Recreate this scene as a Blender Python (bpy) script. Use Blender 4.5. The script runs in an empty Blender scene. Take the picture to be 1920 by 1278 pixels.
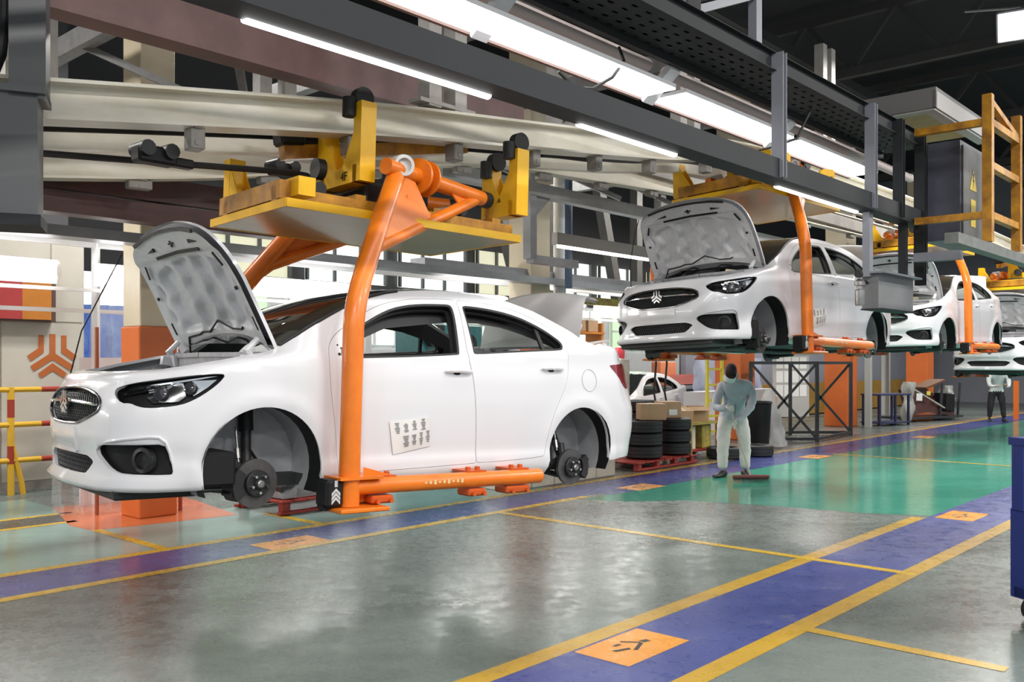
import bpy, math, random
import numpy as np
from mathutils import Vector, Matrix, Euler
from mathutils.geometry import delaunay_2d_cdt
random.seed(7)
rng = np.random.default_rng(7)
SC = bpy.context.scene
COL = SC.collection

# ------------------------------------------------------------------ camera
CAM_H = 1.62
cam_data = bpy.data.cameras.new('camera')
cam_data.sensor_width = 36.0
cam_data.lens = 36.0 * 1720.0 / 1920.0
cam_data.shift_y = 41.0 / 1920.0
cam_data.clip_end = 300
cam = bpy.data.objects.new('camera', cam_data)
cam.location = (0, 0, CAM_H)
cam.rotation_euler = (math.pi / 2, 0, 0)
COL.objects.link(cam)
SC.camera = cam

# ------------------------------------------------------------------ world, exposure
SC.view_settings.view_transform = 'Standard'
SC.view_settings.look = 'None'
SC.view_settings.exposure = 0.0
SC.view_settings.gamma = 1.0
SC.view_settings.use_curve_mapping = False
world = bpy.data.worlds.new('hall_air')
SC.world = world
world.use_nodes = True
bg = world.node_tree.nodes['Background']
bg.inputs[0].default_value = (0.86, 0.93, 1.0, 1)
bg.inputs[1].default_value = 0.62

# the hall's lane frame: s runs along the marked lanes (into the picture), t across them (towards the camera)
US = (0.669, 0.743)
VT = (0.743, -0.669)
def W(s, t, z=0.0):
    return Vector((s * US[0] + t * VT[0], s * US[1] + t * VT[1], z))
LANE = math.atan2(US[1], US[0])

def area_lamp(loc, size, power, color=(1, 0.97, 0.93), rot=(0, 0, 0), size_y=None):
    d = bpy.data.lights.new('added_area_light', 'AREA')
    d.shape = 'RECTANGLE'
    d.size = size
    d.size_y = size_y or size
    d.energy = power
    d.color = color
    o = bpy.data.objects.new('added_area_light', d)
    o.location = loc
    o.rotation_euler = rot
    COL.objects.link(o)
    return o
# rows of unseen area lights added as fill high over the aisle
FILL_LAMPS = [(s, t) for t in (1.2, 6.5) for s in (-7, -1.0, 5, 11, 17, 23)]
for s, t in FILL_LAMPS:
    area_lamp(W(s, t, 6.6), 1.6, 360, size_y=0.5, rot=(0, 0, LANE))
# unseen fill lights added over the work line and the middle of the hall
for s, t, p in ((-5, -9.6, 260), (1, -9.6, 320), (6, -10.6, 260), (12, -10.6, 260), (18, -10.6, 260), (24, -10.6, 260), (31, -9, 260),
                (14, -4.6, 260), (19, -4.6, 260), (24, -4.6, 260), (30, -4.6, 260)):
    area_lamp(W(s, t, 5.9), 1.6, p, size_y=0.5, rot=(0, 0, LANE))
# glow of the twin tube lamps; unseen ones at the left added as fill
for s in (-6.5, -4.2, -1.9, .4, 3.2, 5.3, 7.3, 10.6, 12.7, 14.8):
    d_ = Vector((VT[0], VT[1], -.35))
    area_lamp(W(s, -10.28, 2.62), 1.5, 42 if s < 2 else 12, size_y=.25, rot=d_.to_track_quat('-Z', 'Y').to_euler())
# ------------------------------------------------------------------ materials
MATS = {}
def mat(name, col=(0.8, 0.8, 0.8), rough=0.5, metal=0.0, coat=0.0, emit=None, strength=0.0, spec=None, alpha=None,
        noise=0.0, nscale=8.0, dark=None, bump=0.0, bscale=40.0, stretch=(1, 1, 1), trans=0.0, rvar=0.0):
    if name in MATS:
        return MATS[name]
    m = bpy.data.materials.new(name)
    m.use_nodes = True
    nt = m.node_tree
    b = nt.nodes['Principled BSDF']
    b.inputs['Base Color'].default_value = (*col, 1)
    b.inputs['Roughness'].default_value = rough
    b.inputs['Metallic'].default_value = metal
    if coat:
        b.inputs['Coat Weight'].default_value = coat
        b.inputs['Coat Roughness'].default_value = 0.06
    if spec is not None:
        b.inputs['Specular IOR Level'].default_value = spec
    if trans:
        b.inputs['Transmission Weight'].default_value = trans
    if alpha is not None:
        b.inputs['Alpha'].default_value = alpha
    if emit:
        b.inputs['Emission Color'].default_value = (*emit, 1)
        b.inputs['Emission Strength'].default_value = strength
    if noise or bump or rvar:
        tc = nt.nodes.new('ShaderNodeTexCoord')
        mp = nt.nodes.new('ShaderNodeMapping')
        mp.inputs['Scale'].default_value = stretch
        nt.links.new(tc.outputs['Object'], mp.inputs['Vector'])
    if noise or rvar:
        n = nt.nodes.new('ShaderNodeTexNoise')
        n.inputs['Scale'].default_value = nscale
        n.inputs['Detail'].default_value = 6
        n.inputs['Roughness'].default_value = 0.65
        nt.links.new(mp.outputs[0], n.inputs['Vector'])
    if noise:
        r = nt.nodes.new('ShaderNodeValToRGB')
        r.color_ramp.elements[0].position = 0.35
        r.color_ramp.elements[1].position = 0.68
        d = dark if dark is not None else tuple(c * (1 - noise) for c in col)
        r.color_ramp.elements[0].color = (*d, 1)
        r.color_ramp.elements[1].color = (*col, 1)
        nt.links.new(n.outputs['Fac'], r.inputs['Fac'])
        nt.links.new(r.outputs['Color'], b.inputs['Base Color'])
    if rvar:
        mr = nt.nodes.new('ShaderNodeMapRange')
        mr.inputs['To Min'].default_value = max(0.02, rough - rvar)
        mr.inputs['To Max'].default_value = rough + rvar
        nt.links.new(n.outputs['Fac'], mr.inputs['Value'])
        nt.links.new(mr.outputs[0], b.inputs['Roughness'])
    if bump:
        n2 = nt.nodes.new('ShaderNodeTexNoise')
        n2.inputs['Scale'].default_value = bscale
        n2.inputs['Detail'].default_value = 4
        nt.links.new(mp.outputs[0], n2.inputs['Vector'])
        bp = nt.nodes.new('ShaderNodeBump')
        bp.inputs['Strength'].default_value = bump
        bp.inputs['Distance'].default_value = 0.02
        nt.links.new(n2.outputs['Fac'], bp.inputs['Height'])
        nt.links.new(bp.outputs['Normal'], b.inputs['Normal'])
    MATS[name] = m
    return m

def sheet_glass(name, tint, opacity, rough=0.02):
    # thin clear sheet: mostly see-through with a gloss on top
    m = bpy.data.materials.new(name)
    m.use_nodes = True
    nt = m.node_tree
    nt.nodes.clear()
    out = nt.nodes.new('ShaderNodeOutputMaterial')
    tr = nt.nodes.new('ShaderNodeBsdfTransparent')
    tr.inputs[0].default_value = (*tint, 1)
    pb = nt.nodes.new('ShaderNodeBsdfPrincipled')
    pb.inputs['Base Color'].default_value = (.02, .022, .022, 1)
    pb.inputs['Roughness'].default_value = rough
    fr = nt.nodes.new('ShaderNodeFresnel')
    fr.inputs[0].default_value = 1.45
    ad = nt.nodes.new('ShaderNodeMath')
    ad.operation = 'ADD'
    ad.use_clamp = True
    ad.inputs[1].default_value = opacity
    mx = nt.nodes.new('ShaderNodeMixShader')
    nt.links.new(fr.outputs[0], ad.inputs[0])
    nt.links.new(ad.outputs[0], mx.inputs[0])
    nt.links.new(tr.outputs[0], mx.inputs[1])
    nt.links.new(pb.outputs[0], mx.inputs[2])
    nt.links.new(mx.outputs[0], out.inputs[0])
    MATS[name] = m
    return m

WHITE_PAINT = mat('white_car_paint', (0.74, 0.74, 0.765), 0.30, coat=1.0)
PRIMER = mat('grey_inner_panel', (0.74, 0.74, 0.765), 0.40, noise=0.12, nscale=26, bump=0.2, bscale=50)
BLACK_PLASTIC = mat('black_plastic', (0.009, 0.009, 0.010), 0.55, spec=.3)
BLACK_RUBBER = mat('black_rubber', (0.012, 0.012, 0.012), 0.6, bump=0.2, bscale=120)
DARK_TRIM = mat('dark_cabin_trim', (0.02, 0.02, 0.022), 0.6)
CHROME = mat('chrome', (0.85, 0.85, 0.86), 0.12, metal=1.0)
STEEL = mat('bare_steel', (0.42, 0.41, 0.40), 0.35, metal=0.9, noise=0.25, nscale=14)
DISC_STEEL = mat('brake_disc_iron', (0.16, 0.155, 0.155), 0.42, metal=0.7, noise=0.3, nscale=20)
DARK_METAL = mat('dark_cast_iron', (0.03, 0.03, 0.031), 0.5, metal=0.3, noise=0.3)
RED_LENS = mat('red_lens', (0.22, 0.004, 0.012), 0.12, coat=1.0)
ORANGE = mat('orange_enamel', (0.86, 0.215, 0.010), 0.36, coat=0.12, noise=0.10, nscale=5, dark=(0.72, 0.16, 0.007), bump=0.05, bscale=50)
ORANGE_DARK = mat('orange_red_enamel', (0.62, 0.10, 0.010), 0.4, noise=0.2, nscale=4)
YELLOW = mat('yellow_enamel', (0.92, 0.53, 0.006), 0.36, noise=0.10, nscale=3, dark=(0.80, 0.42, 0.006))
OCHRE = mat('worn_yellow_enamel', (0.60, 0.28, 0.010), 0.45, noise=0.4, nscale=6, dark=(0.25, 0.10, 0.01))
BEIGE_TRAY = mat('glossy_beige_tray', (0.50, 0.36, 0.17), 0.22, coat=0.25, noise=0.12, nscale=2)
GREY_STEEL = mat('grey_painted_steel', (0.115, 0.125, 0.135), 0.42, noise=0.18, nscale=3)
LIGHT_STEEL = mat('pale_grey_steel', (0.34, 0.35, 0.37), 0.42, noise=0.2, nscale=3)
CREAM = mat('cream_painted_rail', (0.82, 0.80, 0.72), 0.45, noise=0.30, nscale=1.6, dark=(0.68, 0.63, 0.50), stretch=(1, 1, 3))
PURPLE_BROWN = mat('brown_primer_beam', (0.20, 0.105, 0.10), 0.5, noise=0.25, nscale=3, dark=(0.14, 0.075, 0.07))
BROWN_DARK = mat('dark_brown_primer', (0.075, 0.028, 0.026), 0.5, noise=0.3, nscale=3)
WHITE_STEEL = mat('white_lamp_housing', (0.82, 0.82, 0.84), 0.4)
TUBE = mat('lit_fluorescent_tube', (1, 1, 1), 0.4, emit=(1.0, 0.985, 0.97), strength=9)
GLASS_CLEAR = sheet_glass('clear_lens', (0.96, 0.97, 0.98), 0.0)
GLASS_WIND = sheet_glass('green_tinted_glass', (0.80, 0.90, 0.85), 0.0)

# ------------------------------------------------------------------ mesh building
class MB:
    def __init__(self):
        self.v = []
        self.f = []
    def add(self, verts, faces):
        n = len(self.v)
        self.v.extend([tuple(map(float, p)) for p in verts])
        self.f.extend([tuple(i + n for i in q) for q in faces])
        return self
    def box(self, c, size, rot=None, bevel=0.0):
        hx, hy, hz = size[0] / 2, size[1] / 2, size[2] / 2
        b = min(bevel, hx * .9, hy * .9, hz * .9)
        if b > 0:
            P = []
            for sx in (-1, 1):
                for sy in (-1, 1):
                    for sz in (-1, 1):
                        P += [(sx * hx, sy * (hy - b), sz * (hz - b)), (sx * (hx - b), sy * hy, sz * (hz - b)), (sx * (hx - b), sy * (hy - b), sz * hz)]
            I = lambda sx, sy, sz, k: ((sx * 4 + sy * 2 + sz) * 3 + k)
            F = []
            F += [(I(1,0,0,0), I(1,1,0,0), I(1,1,1,0), I(1,0,1,0)), (I(0,0,0,0), I(0,0,1,0), I(0,1,1,0), I(0,1,0,0))]
            F += [(I(0,1,0,1), I(0,1,1,1), I(1,1,1,1), I(1,1,0,1)), (I(0,0,0,1), I(1,0,0,1), I(1,0,1,1), I(0,0,1,1))]
            F += [(I(0,0,1,2), I(1,0,1,2), I(1,1,1,2), I(0,1,1,2)), (I(0,0,0,2), I(0,1,0,2), I(1,1,0,2), I(1,0,0,2))]
            for a in (0, 1):
                for c2 in (0, 1):
                    F += [(I(a,c2,0,0), I(a,c2,0,1), I(a,c2,1,1), I(a,c2,1,0)) if (a ^ c2) else (I(a,c2,0,0), I(a,c2,1,0), I(a,c2,1,1), I(a,c2,0,1))]
                    F += [(I(a,0,c2,0), I(a,0,c2,2), I(a,1,c2,2), I(a,1,c2,0)) if not (a ^ c2) else (I(a,0,c2,0), I(a,1,c2,0), I(a,1,c2,2), I(a,0,c2,2))]
                    F += [(I(0,a,c2,1), I(0,a,c2,2), I(1,a,c2,2), I(1,a,c2,1)) if (a ^ c2) else (I(0,a,c2,1), I(1,a,c2,1), I(1,a,c2,2), I(0,a,c2,2))]
                    for d in (0, 1):
                        q = (I(a,c2,d,0), I(a,c2,d,1), I(a,c2,d,2))
                        F.append(q if not ((a + c2 + d) % 2 == 0) else q[::-1])
        else:
            P = [(x * hx, y * hy, z * hz) for x in (-1, 1) for y in (-1, 1) for z in (-1, 1)]
            F = [(0,1,3,2), (4,6,7,5), (0,4,5,1), (2,3,7,6), (0,2,6,4), (1,5,7,3)]
        if rot is not None:
            R = rot if isinstance(rot, Matrix) else Euler(rot).to_matrix()
            P = [R @ Vector(p) for p in P]
        c = Vector(c)
        return self.add([Vector(p) + c for p in P], F)
    def bar(self, a, b, w, h=None, up=(0, 0, 1), bevel=0.0):
        # rectangular bar from a to b: w across, h along 'up'
        a, b = Vector(a), Vector(b)
        d = b - a
        x = d.normalized()
        up = Vector(up)
        if abs(x.dot(up)) > 0.97:
            up = Vector((1, 0, 0))
        y = up.cross(x).normalized()
        z = x.cross(y)
        R = Matrix((x, y, z)).transposed()
        return self.box((a + b) / 2, (d.length, w, h or w), R, bevel)
    def tube(self, path, r, n=10, cap=True, closed=False):
        P = [Vector(p) for p in path]
        k = len(P)
        rs = r if hasattr(r, '__len__') else [r] * k
        rings = []
        prev = None
        for i, p in enumerate(P):
            if closed:
                t = (P[(i + 1) % k] - P[i - 1]).normalized()
            else:
                t = (P[min(i + 1, k - 1)] - P[max(i - 1, 0)]).normalized()
            if prev is None:
                ref = Vector((0, 0, 1)) if abs(t.z) < 0.9 else Vector((1, 0, 0))
                u = t.cross(ref).normalized()
            else:
                u = (prev - t * prev.dot(t)).normalized()
            prev = u
            w = t.cross(u)
            sc = 1.0
            if 0 < i < k - 1 or closed:
                d0 = (P[i] - P[i - 1]).normalized()
                sc = 1 / max(0.5, abs(d0.dot(t)))
            rings.append([p + (u * math.cos(2 * math.pi * j / n) + w * math.sin(2 * math.pi * j / n)) * rs[i] * (sc if sc < 1.3 else 1.3) for j in range(n)])
        V = [q for ring in rings for q in ring]
        F = []
        for i in range(k if closed else k - 1):
            for j in range(n):
                a = i * n + j
                b = i * n + (j + 1) % n
                c = ((i + 1) % k) * n + (j + 1) % n
                d = ((i + 1) % k) * n + j
                F.append((a, b, c, d))
        if cap and not closed:
            F.append(tuple(range(n - 1, -1, -1)))
            F.append(tuple(range((k - 1) * n, k * n)))
        return self.add(V, F)
    def cyl(self, a, b, r, n=16, r2=None):
        return self.tube([a, b], [r, r2 if r2 is not None else r], n)
    def lathe(self, prof, n=24, M=None):
        # prof: (radius, height) pairs turned about local z
        V = []
        for (r, h) in prof:
            for j in range(n):
                V.append((r * math.cos(2 * math.pi * j / n), r * math.sin(2 * math.pi * j / n), h))
        F = []
        for i in range(len(prof) - 1):
            for j in range(n):
                F.append((i * n + j, i * n + (j + 1) % n, (i + 1) * n + (j + 1) % n, (i + 1) * n + j))
        if prof[0][0] > 1e-6:
            F.append(tuple(range(n - 1, -1, -1)))
        if prof[-1][0] > 1e-6:
            F.append(tuple(range((len(prof) - 1) * n, len(prof) * n)))
        if M is not None:
            V = [M @ Vector(p) for p in V]
        return self.add(V, F)
    def prism(self, poly, h, M=None, h0=0.0):
        # polygon in local xy extruded from h0 to h along z
        n = len(poly)
        V = [(x, y, h0) for x, y in poly] + [(x, y, h) for x, y in poly]
        F = [tuple(range(n - 1, -1, -1)), tuple(range(n, 2 * n))] + [(i, (i + 1) % n, n + (i + 1) % n, n + i) for i in range(n)]
        if M is not None:
            V = [M @ Vector(p) for p in V]
        return self.add(V, F)
    def sweep(self, path, sec, closed_sec=True, up=(0, 0, 1), cap=True):
        # section points (across, up) carried along a path
        P = [Vector(p) for p in path]
        k, n = len(P), len(sec)
        V = []
        for i, p in enumerate(P):
            t = (P[min(i + 1, k - 1)] - P[max(i - 1, 0)]).normalized()
            u = Vector(up)
            y = u.cross(t).normalized()
            z = t.cross(y)
            V += [p + y * a + z * b for a, b in sec]
        F = []
        for i in range(k - 1):
            for j in range(n if closed_sec else n - 1):
                F.append((i * n + j, i * n + (j + 1) % n, (i + 1) * n + (j + 1) % n, (i + 1) * n + j))
        if cap and closed_sec:
            F.append(tuple(range(n - 1, -1, -1)))
            F.append(tuple(range((k - 1) * n, k * n)))
        return self.add(V, F)
    def mesh(self, name, m, smooth=False, angle=35):
        me = bpy.data.meshes.new(name)
        me.from_pydata(self.v, [], self.f)
        me.materials.append(m)
        me.update()
        if smooth:
            me.polygons.foreach_set('use_smooth', [True] * len(me.polygons))
            try:
                me.set_sharp_from_angle(angle=math.radians(angle))
            except Exception:
                pass
        return me
    def build(self, name, m, parent=None, smooth=False, angle=35, loc=None, rot=None):
        o = bpy.data.objects.new(name, self.mesh(name, m, smooth, angle))
        COL.objects.link(o)
        if parent is not None:
            o.parent = parent
        if loc is not None:
            o.location = loc
        if rot is not None:
            o.rotation_euler = rot
        return o

def isec(w, h, tf, tw):
    # I-beam section, centred
    a, b = w / 2, h / 2
    return [(-a, -b), (a, -b), (a, -b + tf), (tw / 2, -b + tf), (tw / 2, b - tf), (a, b - tf), (a, b), (-a, b), (-a, b - tf), (-tw / 2, b - tf), (-tw / 2, -b + tf), (-a, -b + tf)]
def csec(w, h, t, s=1):
    # channel section open to the +s side
    a, b = w / 2, h / 2
    q = [(-a, -b), (a, -b), (a, -b + t), (-a + t, -b + t), (-a + t, b - t), (a, b - t), (a, b), (-a, b)]
    return q if s > 0 else [(-x, y) for x, y in q][::-1]
def rsec(w, h):
    return [(-w / 2, -h / 2), (w / 2, -h / 2), (w / 2, h / 2), (-w / 2, h / 2)]

def tag(o, label=None, cat=None, group=None, kind=None):
    if label:
        o['label'] = label
    if cat:
        o['category'] = cat
    if group:
        o['group'] = group
    if kind:
        o['kind'] = kind
    return o
def thing(name, label, cat, loc=(0, 0, 0), rz=0.0, group=None):
    o = bpy.data.objects.new(name, None)
    o.empty_display_size = 0.2
    COL.objects.link(o)
    o.location = loc
    o.rotation_euler = (0, 0, rz)
    return tag(o, label, cat, group)
def kids(o):
    return [c for c in bpy.data.objects if c.parent == o]
def copy_tree(o, label=None, skip=()):
    tree = {}
    for c in bpy.data.objects:
        tree.setdefault(c.parent, []).append(c)
    def rec(x, parent):
        c = x.copy()
        COL.objects.link(c)
        if parent is not None:
            c.parent = parent
        for ch in tree.get(x, []):
            if ch.name.split('.')[0] not in skip:
                rec(ch, c)
        return c
    r = rec(o, None)
    if label:
        r['label'] = label
    return r
def frame_mat(x, y, z, o):
    M = Matrix((Vector(x), Vector(y), Vector(z))).transposed().to_4x4()
    M.translation = Vector(o)
    return M

def text_mesh(name, body, size, m, extrude=.001):
    cu = bpy.data.curves.new(name, 'FONT')
    cu.body = body
    cu.size = size
    cu.extrude = extrude
    cu.resolution_u = 3
    cu.align_x = 'CENTER'
    cu.align_y = 'CENTER'
    tmp = bpy.data.objects.new(name, cu)
    COL.objects.link(tmp)
    bpy.context.view_layer.update()
    me = bpy.data.meshes.new_from_object(tmp.evaluated_get(bpy.context.evaluated_depsgraph_get()))
    bpy.data.objects.remove(tmp)
    bpy.data.curves.remove(cu)
    me.materials.clear()
    me.materials.append(m)
    o = bpy.data.objects.new(name, me)
    COL.objects.link(o)
    return o
def hexagon_logo():
    # three-armed chevron mark: nested bent bars, taken from the wall sign
    def mir(p):
        return [(-x, y) for x, y in p[::-1]]
    side = [(.42, .94), (.66, .94), (.66, .30), (1.16, -.06), (1.02, -.34), (.42, .10)]
    mid = [(-.13, 1.0), (.13, 1.0), (.13, .04), (1.02, -.56), (.88, -.82), (0, -.26), (-.88, -.82), (-1.02, -.56), (-.13, .04)]
    low = [(0, -.42), (.66, -.92), (.54, -1.16), (0, -.80), (-.54, -1.16), (-.66, -.92)]
    return [side, mir(side), mid, low]
LOGO = hexagon_logo()
# ------------------------------------------------------------------ floor and its painted marks
def floor_mat(name, c1, c2, c3, rough=.20, grit=.10):
    m = bpy.data.materials.new(name)
    m.use_nodes = True
    nt = m.node_tree
    b = nt.nodes['Principled BSDF']
    tc = nt.nodes.new('ShaderNodeTexCoord')
    mp = nt.nodes.new('ShaderNodeMapping')
    mp.inputs['Rotation'].default_value = (0, 0, -LANE)
    mp.inputs['Scale'].default_value = (.35, 1.0, 1.0)
    nt.links.new(tc.outputs['Object'], mp.inputs[0])
    def noise(sc, det, ro=.6, src=None):
        n = nt.nodes.new('ShaderNodeTexNoise')
        n.inputs['Scale'].default_value = sc
        n.inputs['Detail'].default_value = det
        n.inputs['Roughness'].default_value = ro
        nt.links.new((src or mp.outputs[0]), n.inputs['Vector'])
        return n
    n1 = noise(.55, 7, .62)
    n2 = noise(3.2, 8, .7, tc.outputs['Object'])
    r = nt.nodes.new('ShaderNodeValToRGB')
    e = r.color_ramp.elements
    e[0].position, e[1].position = .36, .60
    e[0].color, e[1].color = (*c1, 1), (*c2, 1)
    nt.links.new(n1.outputs['Fac'], r.inputs[0])
    r2 = nt.nodes.new('ShaderNodeValToRGB')
    r2.color_ramp.elements[0].position, r2.color_ramp.elements[1].position = .56, .74
    nt.links.new(n2.outputs['Fac'], r2.inputs[0])
    mx = nt.nodes.new('ShaderNodeMix')
    mx.data_type = 'RGBA'
    mx.inputs['B'].default_value = (*c3, 1)
    nt.links.new(r.outputs[0], mx.inputs['A'])
    k = nt.nodes.new('ShaderNodeMath')
    k.operation = 'MULTIPLY'
    k.inputs[1].default_value = .55
    nt.links.new(r2.outputs[0], k.inputs[0])
    nt.links.new(k.outputs[0], mx.inputs['Factor'])
    nt.links.new(mx.outputs['Result'], b.inputs['Base Color'])
    n3 = noise(7, 9, .75, tc.outputs['Object'])
    mr = nt.nodes.new('ShaderNodeMapRange')
    mr.inputs['From Min'].default_value, mr.inputs['From Max'].default_value = .3, .75
    mr.inputs['To Min'].default_value, mr.inputs['To Max'].default_value = rough * .55, rough * 1.7
    nt.links.new(n3.outputs['Fac'], mr.inputs['Value'])
    nt.links.new(mr.outputs[0], b.inputs['Roughness'])
    n4 = noise(2.0, 6, .6, tc.outputs['Object'])
    n5 = noise(38, 5, .7, tc.outputs['Object'])
    ad = nt.nodes.new('ShaderNodeMath')
    ad.operation = 'MULTIPLY_ADD'
    ad.inputs[1].default_value = grit
    nt.links.new(n5.outputs['Fac'], ad.inputs[0])
    lo = nt.nodes.new('ShaderNodeMath')
    lo.operation = 'MULTIPLY'
    lo.inputs[1].default_value = .08
    nt.links.new(n4.outputs['Fac'], lo.inputs[0])
    nt.links.new(lo.outputs[0], ad.inputs[2])
    bp = nt.nodes.new('ShaderNodeBump')
    bp.inputs['Strength'].default_value = .05
    bp.inputs['Distance'].default_value = .02
    nt.links.new(ad.outputs[0], bp.inputs['Height'])
    nt.links.new(bp.outputs[0], b.inputs['Normal'])
    b.inputs['Specular IOR Level'].default_value = .34 if rough == .26 and grit == .10 else .42
    MATS[name] = m
    return m
F_GREY = floor_mat('worn_grey_epoxy', (.062, .074, .068), (.165, .198, .183), (.09, .10, .094), .26)
F_GREEN = floor_mat('green_epoxy', (.045, .27, .19), (.075, .35, .25), (.04, .20, .15), .13)
F_PALE = floor_mat('pale_green_epoxy', (.16, .27, .245), (.24, .37, .34), (.12, .2, .18), .15)
F_BLUE = floor_mat('blue_lane_paint', (.030, .042, .16), (.055, .072, .25), (.12, .13, .22), .22)
F_YELLOW = floor_mat('worn_yellow_line_paint', (.40, .25, .025), (.62, .40, .035), (.26, .19, .07), .26)
F_BLUE2 = floor_mat('rough_blue_lane_paint', (.032, .045, .17), (.06, .078, .25), (.16, .17, .25), .30, .45)
F_YELLOW2 = floor_mat('scuffed_yellow_line_paint', (.30, .185, .04), (.50, .31, .03), (.13, .11, .06), .30, .4)
F_ORANGE = floor_mat('worn_orange_paint', (.55, .20, .02), (.72, .31, .04), (.36, .13, .03), .28, .3)
F_DARK = floor_mat('dark_grey_paint', (.05, .055, .055), (.08, .085, .08), (.10, .10, .09), .25)
F_RED = floor_mat('orange_red_plinth_paint', (.45, .10, .03), (.60, .16, .06), (.30, .12, .07), .16)
F_BROWN = floor_mat('worn_brown_edge_paint', (.16, .12, .09), (.22, .18, .14), (.10, .09, .08), .3)

b = MB()
V = [W(-16, 14), W(-16, -24), W(44, -24), W(44, 14)]
b.add([(*p[:2], 0) for p in V] + [(*p[:2], -.2) for p in V], [(0, 1, 2, 3), (7, 6, 5, 4), (0, 4, 5, 1), (1, 5, 6, 2), (2, 6, 7, 3), (3, 7, 4, 0)])
floor = tag(b.build('floor', F_GREY), kind='structure')
def paint(name, poly, m, lvl=1):
    z0 = .0006 * lvl
    P = [W(s, t, z0) for s, t in poly]
    n = len(P)
    b = MB()
    b.add(P, [tuple(range(n))])
    o = b.build(name, m, floor)
    if o.data.polygons[0].normal.z < 0:
        o.data.flip_normals()
    return o
def rect(s0, s1, t0, t1):
    return [(s0, t0), (s1, t0), (s1, t1), (s0, t1)]
paint('green_area', [(8.7, -6.66), (8.88, -6.15), (9.4, -5.75), (9.75, -4.6), (9.88, -3.84), (10.2, -3.2), (42, -3.2), (42, -6.66)], F_GREEN, 1)
paint('pale_green_area', rect(-14, 9.2, -9.2, -7.5), F_PALE, 1)
paint('pale_green_area', rect(-14, 4.2, -11.6, -9.2), F_PALE, 1)
paint('dark_strip', rect(-14, 4.1, -10.15, -9.62), F_DARK, 2)
paint('brown_edge', rect(9.2, 42, -7.9, -7.5), F_BROWN, 1)
paint('blue_lane', rect(-14, 9.2, -7.5, -6.82), F_BLUE, 2)
paint('blue_lane', rect(9.2, 42, -7.5, -6.62), F_BLUE, 2)
paint('blue_lane', rect(-14, 42, -3.2, -2.5), F_BLUE2, 2)
for t0, t1, s0, s1 in ((-7.62, -7.5, -14, 42), (-6.84, -6.72, -14, 8.9), (-3.34, -3.2, -14, 10.0), (-2.52, -2.38, -14, 42), (-9.66, -9.56, -14, 4.0), (-10.25, -10.16, -14, 4.2)):
    paint('yellow_line', rect(s0, s1, t0, t1), F_YELLOW2 if -4 < t0 < 0 else F_YELLOW, 3)
for s0, t0, t1 in ((7.24, -6.8, -2.4), (3.86, -8.95, -7.55), (5.52, -8.6, -7.55), (5.3, -2.42, -1.3), (15.9, -6.7, -3.2)):
    paint('yellow_line', rect(s0, s0 + .10, t0, t1), F_YELLOW2 if s0 == 5.3 else F_YELLOW, 4)
for k, (s0, t0) in enumerate(((4.05, -3.18), (10.1, -3.14), (4.5, -7.2), (9.72, -6.94), (14.97, -6.9), (20.6, -6.9))):
    q = paint('orange_square', rect(s0, s0 + .62, t0, t0 + .37), F_ORANGE, 4)
    # worn black sign in the square, no longer readable
    b = MB()
    c = (s0 + .31, t0 + .18)
    for (da, dt, ln, wd, an) in ((-.10, .0, .12, .035, .3), (.02, .03, .16, .03, -.4), (.05, -.05, .12, .028, .9), (.13, .0, .06, .05, .1), (-.05, -.07, .06, .03, 0)):
        p = []
        for (x, y) in ((-ln / 2, -wd / 2), (ln / 2, -wd / 3), (ln / 2.4, wd / 2), (-ln / 2.2, wd / 3)):
            p.append(W(c[0] + da + x * math.cos(an) - y * math.sin(an), c[1] + dt + x * math.sin(an) + y * math.cos(an), .0032))
        b.add(p, [(0, 1, 2, 3)])
    tag(b.build('worn_sign', mat('worn_black_paint', (.05, .045, .04), .5), q), kind='stuff')
paint('orange_plinth', [(3.84, -9.39), (3.87, -8.95), (4.4, -8.85), (5.31, -8.72), (5.66, -10.7), (4.2, -10.7)], F_RED, 3)

# ------------------------------------------------------------------ walls, ceiling, columns
WALL_CREAM = mat('cream_wall_panel', (.60, .565, .50), .45, noise=.1, nscale=1.5)
WALL_GREY = mat('blue_grey_wall', (.24, .25, .29), .5, noise=.12, nscale=1)
CEIL = mat('dark_roof', (.018, .018, .022), .8)  # one even near-black tone for the roof
TRUSS = mat('dark_roof_steel', (.045, .043, .045), .7)
def slab(name, s0, s1, t0, t1, z0, z1, m, parent=None):
    b = MB()
    P = [W(s, t, z) for z in (z0, z1) for s, t in ((s0, t0), (s1, t0), (s1, t1), (s0, t1))]
    b.add(P, [(0, 3, 2, 1), (4, 5, 6, 7), (0, 1, 5, 4), (1, 2, 6, 5), (2, 3, 7, 6), (3, 0, 4, 7)])
    return b.build(name, m, parent)
tag(slab('ceiling', -16, 44, -24, 14, 9.6, 9.8, CEIL), kind='structure')
wl = tag(slab('wall_left', -16, 5.28, -12.65, -12.45, 0, 3.3, WALL_CREAM), kind='structure')
tag(slab('wall_rear', 5.28, 44, -23.4, -23.2, 0, 9.6, WALL_GREY), kind='structure')
tag(slab('wall_inner', 5.08, 5.28, -23.2, -12.65, 0, 3.3, WALL_CREAM), kind='structure')
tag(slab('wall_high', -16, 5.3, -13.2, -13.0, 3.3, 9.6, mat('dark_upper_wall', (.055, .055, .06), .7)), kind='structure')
wf = tag(slab('wall_far', 41, 41.2, -23.2, 4, 0, 9.6, WALL_GREY), kind='structure')
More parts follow.
